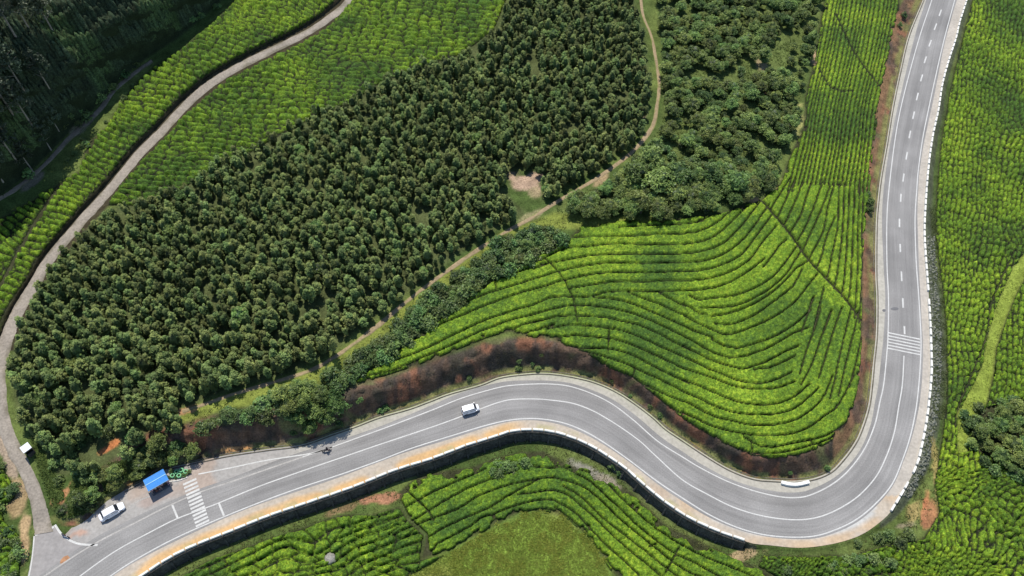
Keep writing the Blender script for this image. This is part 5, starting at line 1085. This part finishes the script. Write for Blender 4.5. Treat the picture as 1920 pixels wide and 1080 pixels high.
def vehicle(name, label, cat, px_, py_, ang, L_, Wd, Hh, hood, cabin_back, rake_f, rake_b, z0=0.012):
    p = P(px_, py_, z0); e = tag(empty(name, tuple(p), ang), label, cat); h = Wd / 2; hb_ = Hh * .55; f_ = L_ / 2
    loft('body', e, [(-f_, h * .80, h * .78, .42, hb_ * .92, .10), (-f_ + .12, h * .95, h * .92, .28, hb_, .10), (-f_ + .6, h, h * .96, .24, hb_ + .02, .09), (0, h, h * .97, .22, hb_ + .02, .08), (f_ - hood, h, h * .95, .24, hb_ + .01, .08), (f_ - .45, h * .98, h * .86, .26, hb_ * .93, .10), (f_ - .1, h * .88, h * .76, .32, hb_ * .82, .12), (f_, h * .74, h * .66, .40, hb_ * .70, .10)], M_CARW)
    xf0, xf1, xb1, xb0 = f_ - hood, f_ - hood - rake_f, -f_ + cabin_back + rake_b, -f_ + cabin_back; ht_ = h * .80
    loft('roof', e, [(xb0, h * .93, h * .90, hb_ - .05, hb_ + .04, .03), (xb1, h * .93, ht_, hb_ - .05, Hh - .02, .09), ((xb1 + xf1) / 2, h * .94, ht_, hb_ - .05, Hh, .09), (xf1, h * .93, ht_ * .97, hb_ - .05, Hh - .04, .09), (xf0, h * .92, h * .88, hb_ - .05, hb_ + .04, .03)], M_CARW)
    def lerp(a_, b_, t): return tuple(a_[k] + (b_[k] - a_[k]) * t for k in range(3))
    for nm, x0, x1, sg in (('windscreen', xf0, xf1, 1), ('rear_window', xb0, xb1, -1)):
        A_, B_, = (x0 + .035 * sg, h * .86, hb_ + .07), (x1 + .035 * sg, ht_ * .88, Hh - .04); lo_, hi_ = lerp(A_, B_, .06), lerp(A_, B_, .92)
        quad(nm, e, [(lo_[0], -lo_[1], lo_[2]), (lo_[0], lo_[1], lo_[2]), (hi_[0], hi_[1], hi_[2]), (hi_[0], -hi_[1], hi_[2])], M_GLASS)
    xm = (xf1 + xb1) / 2
    for sg in (-1, 1):
        for (xa, xb_, xc, xd) in ((xf0 - .22, xm + .06, xm + .06, xf1 - .06), (xm - .06, xb0 + .25, xb1 + .08, xm - .06)):
            yo = lambda z: sg * (h * .945 + (ht_ - h * .945) * max(0, (z - hb_ + .05) / (Hh - hb_)) + .02)
            zb, zt = hb_ + .05, Hh - .14; quad('side_window', e, [(xa, yo(zb), zb), (xb_, yo(zb), zb), (xc, yo(zt), zt), (xd, yo(zt), zt)], M_GLASS)
        box('headlight', e, (f_ - .14, sg * h * .62, hb_ * .58), (.16, .30, .16), M_LAMP, .03); box('tail_light', e, (-f_ + .04, sg * h * .76, hb_ * .62), (.10, .16, .26), M_RED, .02)
        box('wing_mirror', e, (xf0 - .18, sg * (h + .12), hb_ + .05), (.12, .2, .15), M_CARW, .03)
        for x in (-f_ * .60, f_ * .62): wheel_at(e, x, sg * (h - .10), .33, .22)
    box('front_bumper', e, (f_ - .08, 0, .28), (.18, Wd * .82, .18), M_BLACK, .04); box('rear_bumper', e, (-f_ + .04, 0, .30), (.16, Wd * .88, .18), M_BLACK, .04)
    return e
def heading(a_, b_): p, q = P(*a_, 0.0), P(*b_, 0.0); return math.atan2(q[1] - p[1], q[0] - p[0])
v1 = vehicle('parked_car', 'long white parked car with dark windscreen at the edge of the lay-by', 'car', 212, 961.5, heading((186, 975), (234, 947)), 4.7, 1.74, 1.6, 1.05, .5, .6, .45)
v2 = vehicle('van', 'small white van driving along the upper lane of the curved road', 'van', 882, 770, heading((862, 776), (902, 764)), 3.6, 1.58, 1.75, .55, .08, .55, .18)

def skin(name, verts, edges, radii, m, parent=None, sub=1):
    me = bpy.data.meshes.new(name + '_sk'); me.from_pydata(verts, edges, []); o = bpy.data.objects.new('tmp', me); C.objects.link(o)
    o.modifiers.new('s', 'SKIN'); sv_ = me.skin_vertices[0].data
    for k, r_ in enumerate(radii): sv_[k].radius = (r_, r_) if not isinstance(r_, tuple) else r_
    sv_[0].use_root = True; ss = o.modifiers.new('u', 'SUBSURF'); ss.levels = ss.render_levels = sub
    dg = bpy.context.evaluated_depsgraph_get(); out = bpy.data.meshes.new_from_object(o.evaluated_get(dg)); out.name = name; C.objects.unlink(o); bpy.data.objects.remove(o)
    out.materials.clear(); out.materials.append(m); return out
M_SKIN = mat('skin', (.13, .07, .045), rough=.6); M_HAIR = mat('hair', (.012, .01, .009), rough=.9)
def body_parts(pose):
    if pose == 'sit':
        hip, knee, ankle, toe = (0, .10, .50), .42, .46, .58
        V_ = [(0, 0, .52), (0, 0, .72), (0, .02, .95), (0, .03, 1.10), (0, .05, 1.20), (0, .06, 1.30)]; R_ = [.15, .14, .16, .10, .055, .095]; E_ = [(k, k + 1) for k in range(5)]
        for s_ in (-1, 1):
            b = len(V_); V_ += [(s_ * .10, 0.02, .50), (s_ * .13, -.42, .50), (s_ * .13, -.46, .08), (s_ * .14, -.60, .04)]; R_ += [.10, .075, .05, .045]; E_ += [(0, b), (b, b + 1), (b + 1, b + 2), (b + 2, b + 3)]
            b = len(V_); V_ += [(s_ * .19, .03, 1.03), (s_ * .23, -.05, .78), (s_ * .14, -.28, .62), (s_ * .13, -.36, .61)]; R_ += [.065, .05, .038, .035]; E_ += [(3, b), (b, b + 1), (b + 1, b + 2), (b + 2, b + 3)]
        head = (0, -.01, 1.33); return V_, E_, R_, head
    V_ = [(0, 0, .80), (0, .03, 1.0), (0, .0, 1.22), (0, -.05, 1.36), (0, -.08, 1.44), (0, -.10, 1.54)]; R_ = [.15, .14, .17, .11, .055, .095]; E_ = [(k, k + 1) for k in range(5)]
    for s_ in (-1, 1):
        b = len(V_); V_ += [(s_ * .12, -.02, .78), (s_ * .20, -.40, .72), (s_ * .18, -.18, .34), (s_ * .19, -.32, .30)]; R_ += [.10, .075, .05, .045]; E_ += [(0, b), (b, b + 1), (b + 1, b + 2), (b + 2, b + 3)]
        b = len(V_); V_ += [(s_ * .20, -.03, 1.30), (s_ * .30, -.24, 1.08), (s_ * .30, -.50, 1.04), (s_ * .29, -.58, 1.04)]; R_ += [.065, .05, .038, .035]; E_ += [(3, b), (b, b + 1), (b + 1, b + 2), (b + 2, b + 3)]
    return V_, E_, R_, (0, -.12, 1.58)
# index layout of body_parts: 0-5 spine and head, 6-9 leg, 10-13 arm, 14-17 leg, 18-21 arm
_bp = body_parts
def person(pose, p, rz, shirt, pants, label, group=None, helmet=None):
    V_, E_, R_, hd = _bp(pose); e = tag(empty('person', tuple(p), rz), label, 'person', group)
    key = 'body_' + pose; me = bpy.data.meshes.get(key) or skin(key, V_, E_, R_, M_SKIN); ob('body', me, e)
    ms = mat('shirt_cloth', shirt, rough=.9); mp = mat('trouser_cloth', pants, rough=.9)
    ob('shirt', skin('shirt', [V_[0], V_[1], V_[2], V_[3], V_[10], V_[11], V_[18], V_[19]], [(0, 1), (1, 2), (2, 3), (3, 4), (4, 5), (3, 6), (6, 7)], [.165, .158, .178, .12, .082, .068, .082, .068], ms), e)
    ob('trousers', skin('trousers', [V_[0], V_[6], V_[7], V_[8], V_[14], V_[15], V_[16]], [(0, 1), (1, 2), (2, 3), (0, 4), (4, 5), (5, 6)], [.168, .115, .092, .068, .115, .092, .068], mp), e)
    v_, f_ = ico(.115 if not helmet else .15, 5, (1, 1, .95), 0, 2, .03); ob('hair' if not helmet else 'helmet', new_mesh('hair', v_ + np.array(hd) + np.array([0, .02, .03]), f_, [helmet or M_HAIR], True), e)
    return e
ca, sa_ = math.cos(sh.rotation_euler[2]), math.sin(sh.rotation_euler[2])
for k, (u, shc, pc, lab) in enumerate([(-1.62, (.62, .42, .46), (.08, .08, .12), 'seated person in a pale pink top at the left end of the shelter bench'), (-.98, (.60, .50, .44), (.22, .10, .08), 'seated person in a cream top, second on the shelter bench'), (-.32, (.55, .28, .22), (.35, .22, .2), 'seated person in a salmon red top in the middle of the shelter bench'), (.30, (.62, .40, .34), (.1, .08, .08), 'seated person in a light orange top, right of the bench middle'), (1.45, (.66, .42, .50), (.45, .3, .34), 'seated person in a bright pink top at the right end of the bench')]):
    x, y = u, -.42; person('sit', (sh.location.x + ca * x - sa_ * y, sh.location.y + sa_ * x + ca * y, .0), sh.rotation_euler[2], shc, pc, lab, 'people waiting in the bus shelter')
def motorcycle(px_, py_, ang, label):
    p = P(px_, py_, .012); e = tag(empty('motorcycle', tuple(p), ang), label, 'motorcycle')
    for y in (-.66, .66):
        bm = torus_bm(.24, .06, 0, 16, 6); bmesh.ops.rotate(bm, verts=bm.verts[:], matrix=Matrix.Rotation(math.pi / 2, 3, 'Y')); w = ob('wheel', bm_mesh(bm, 'wheel', M_TYRE, smooth=True), e, (0, y, .30))
        bm = bmesh.new(); bmesh.ops.create_cone(bm, cap_ends=True, radius1=.07, radius2=.07, depth=.1, segments=10); bmesh.ops.rotate(bm, verts=bm.verts[:], matrix=Matrix.Rotation(math.pi / 2, 3, 'Y')); ob('hub', bm_mesh(bm, 'hub', M_RIM), w)
    ob('frame', skin('frame', [(0, .66, .30), (0, .35, .42), (0, .1, .40), (0, -.2, .50), (0, -.42, .80), (0, -.66, .30)], [(0, 1), (1, 2), (2, 3), (3, 4), (4, 5)], [.04, .06, .12, .1, .05, .04], M_BLACK), e)
    ob('fuel_tank', skin('fuel_tank', [(0, -.38, .80), (0, -.2, .82), (0, .02, .78)], [(0, 1), (1, 2)], [.08, .14, .08], mat('tank_paint', (.05, .01, .01), rough=.3)), e)
    box('seat', e, (0, .32, .74), (.26, .70, .09), M_BLACK, .03); ob('handlebar', skin('handlebar', [(-.36, -.36, 1.0), (-.12, -.46, .96), (.12, -.46, .96), (.36, -.36, 1.0)], [(0, 1), (1, 2), (2, 3)], [.025, .02, .02, .025], M_STEEL), e); box('headlamp', e, (0, -.56, .82), (.16, .1, .16), M_LAMP, .03); return e
ha = heading((590, 849), (620, 842)) + math.pi / 2
mo_ = motorcycle(613, 846, ha, 'dark motorcycle with a rider on the edge line of the road under the trees')
person('ride', (mo_.location.x + .10 * math.sin(-ha) * -1, mo_.location.y, .02), ha, (.02, .02, .03), (.03, .03, .05), 'person in dark clothes and helmet riding the motorcycle', helmet=M_BLACK)
motorcycle(124, 1005.5, R(70), 'dark motorcycle standing beside the curved white kerb line at the junction')
# boulder in the tea
v_, f_ = ico(1.1, 77, (1, 1, .8), 0, 3, .06); v_ = v_ * (1 + .25 * (fbm(v_[:, 0] * 2 + 9, v_[:, 1] * 2 + v_[:, 2], 2, 700) - .5))[:, None]
tag(ob('boulder', new_mesh('boulder', v_, f_, [mat('grey_rock', (.25, .24, .20), nscale=[1.2, 5], namt=[.3, .3], bump=.05, bscale=5, rough=.95)], True), None, tuple(W(620, 1049, .35))), 'round grey boulder lying among the tea below the wall', 'boulder')

# ------------------------------------------------------------------ weeds, grass tufts and loose stones
def tufts(name, polys, n, size, c1, c2, label, cat, cond=None, seed=1, hgt=1.0, thr=.42):
    g = np.random.default_rng(seed); P_ = []
    for poly in polys:
        q = np.array(poly, float); a = g.uniform(q[:, 0].min(), q[:, 0].max(), n); b = g.uniform(q[:, 1].min(), q[:, 1].max(), n); ok = inside(a, b, poly)
        if cond is not None: ok &= cond(a, b)
        P_.append(np.stack([a[ok], b[ok]], 1))
    q = np.vstack(P_); w = W(q[:, 0], q[:, 1], 0); keep_ = fbm(w[:, 0] / 2, w[:, 1] / 2, 2, seed) > thr; w = w[keep_]; m_ = len(w); k = 4
    w = np.repeat(w, k, axis=0); s_ = size * g.uniform(.5, 1.4, len(w)); a = g.uniform(0, 6.28, len(w)); lean = g.uniform(.1, .9, len(w)) * s_; o_ = g.normal(size=(len(w), 2)) * size * .5
    base = w + np.c_[o_, np.full(len(w), -.03)]; d = np.c_[np.cos(a), np.sin(a), np.zeros(len(w))]; n_ = np.c_[-np.sin(a), np.cos(a), np.zeros(len(w))]
    v = np.stack([base - n_ * s_[:, None] * .35, base + n_ * s_[:, None] * .35, base + d * lean[:, None] + np.c_[np.zeros((len(w), 2)), s_ * .8 * hgt]], 1).reshape(-1, 3)
    t = g.uniform(0, 1, len(w)) * .6 + .4 * fbm(w[:, 0] / 1.5, w[:, 1] / 1.5, 2, seed + 1); col = np.array(c1) * (1 - t[:, None]) + np.array(c2) * t[:, None]
    me = new_mesh(name, v, np.arange(len(v)).reshape(-1, 3), [M_GRASS]); addcol(me, np.repeat(col, 3, axis=0)); tag(ob(name, me), label, cat, kind='stuff'); print(name, m_)
offp = lambda a, b: off_paths(a, b) & inside(a, b, POLY_IN)
tufts('grass', [VERGE], 22000, .30, (.12, .17, .04), (.27, .28, .08), 'dry yellow-green grass along the footpath and the wood edge', 'grass', cond=offp, seed=11)
tufts('grass', [JUNC, F2], 26000, .32, (.07, .12, .03), (.18, .24, .06), 'green undergrowth on the junction slope and in the clearings of the mixed wood', 'grass', cond=offp, seed=12)
bankc = lambda a, b: inside(a, b, POLY_IN) & (bil(D_IN, a, b) > 5) & (bil(D_IN, a, b) < bil(wb, a, b) * 1.15) & (rng.random(len(a)) < .8)
tufts('weeds', [[(340,880),(340,780),(620,700),(1000,600),(1250,720),(1400,830),(1500,840),(1600,800),(1660,600),(1660,0),(1760,0),(1660,420),(1650,780),(1560,900),(1300,850),(1080,720),(900,730)]], 36000, .20, (.055, .055, .03), (.15, .12, .06), 'rough weeds scattered over the soil banks beside the road', 'weeds', cond=bankc, seed=13)
tufts('grass', [MOUND], 30000, .24, (.15, .21, .03), (.27, .31, .06), 'soft grass on the round hilltop at the lower edge', 'grass', seed=14, thr=.0)
tufts('grass', [[(860,1030),(935,975),(1000,952),(1062,966),(1110,1008),(1165,1085),(1190,1180),(690,1180),(745,1080),(790,1050)]], 26000, .30, (.19, .25, .03), (.34, .35, .07), 'lighter grass in drifts on the round hilltop at the lower edge', 'grass', seed=24, thr=.52)
outc = lambda a, b: inside(a, b, POLY_OUT) & (bil(D_OUT, a, b) < 60) & (bil(D_OUT, a, b) > bil(ww, a, b) * .9)
tufts('weeds', [[(260,1180),(300,1075),(600,940),(900,830),(1010,815),(1110,845),(1200,915),(1290,975),(1400,1020),(1560,1030),(1690,950),(1740,840),(1745,500),(1780,500),(1790,900),(1760,1040),(1500,1090),(1280,1030),(1120,920),(980,880),(700,960),(340,1120)]], 45000, .28, (.07, .10, .03), (.20, .20, .07), 'weeds and tall grass at the foot of the retaining wall and road embankment', 'weeds', cond=outc, seed=15)
tufts('weeds', [[(1742,380),(1748,500),(1753,650),(1748,780),(1728,870),(1690,945),(1712,940),(1752,860),(1772,780),(1776,640),(1768,500),(1752,380)]], 20000, .22, (.06, .09, .03), (.16, .19, .07), 'low weeds growing between the stones outside the guard blocks', 'weeds', seed=18, thr=.46)
tufts('grass', [GPATH], 9000, .18, (.17, .22, .035), (.26, .32, .06), 'bright mown grass of the winding grass path on the right', 'grass', seed=16)
g = np.random.default_rng(31); sp = resample(crom([(p[0], p[1]) for p in BARR if 400 < p[1] < 950 and p[0] > 1660], 5), 400); sv_, sf_, k0 = [], [], 0
for k in range(800):
    j = g.integers(0, 400); x, y = sp[j]; dd_ = g.uniform(3, 18); w = W(x + dd_, y + g.uniform(-2, 4)); v_, f_ = (ICO1 if 'ICO1' in globals() else globals().setdefault('ICO1', ico(1, 3, (1, 1, .7), 0, 1, .2)))
    r_ = g.uniform(.12, .36); a = g.uniform(0, 6.28); c_, s_ = math.cos(a), math.sin(a); q = v_ * r_ * g.uniform(.7, 1.3, 3); q = np.stack([q[:, 0] * c_ - q[:, 1] * s_, q[:, 0] * s_ + q[:, 1] * c_, q[:, 2]], 1) + w; sv_.append(q); sf_.append(np.array(f_) + k0); k0 += len(q)
tag(ob('rubble', new_mesh('rubble', np.vstack(sv_), np.vstack(sf_), [mat('rubble_stone', (.15, .155, .12), nscale=[.8, 3], namt=[.35, .3], rough=.95)])), 'grey rubble stones covering the embankment outside the guard blocks', 'rubble', kind='stuff')
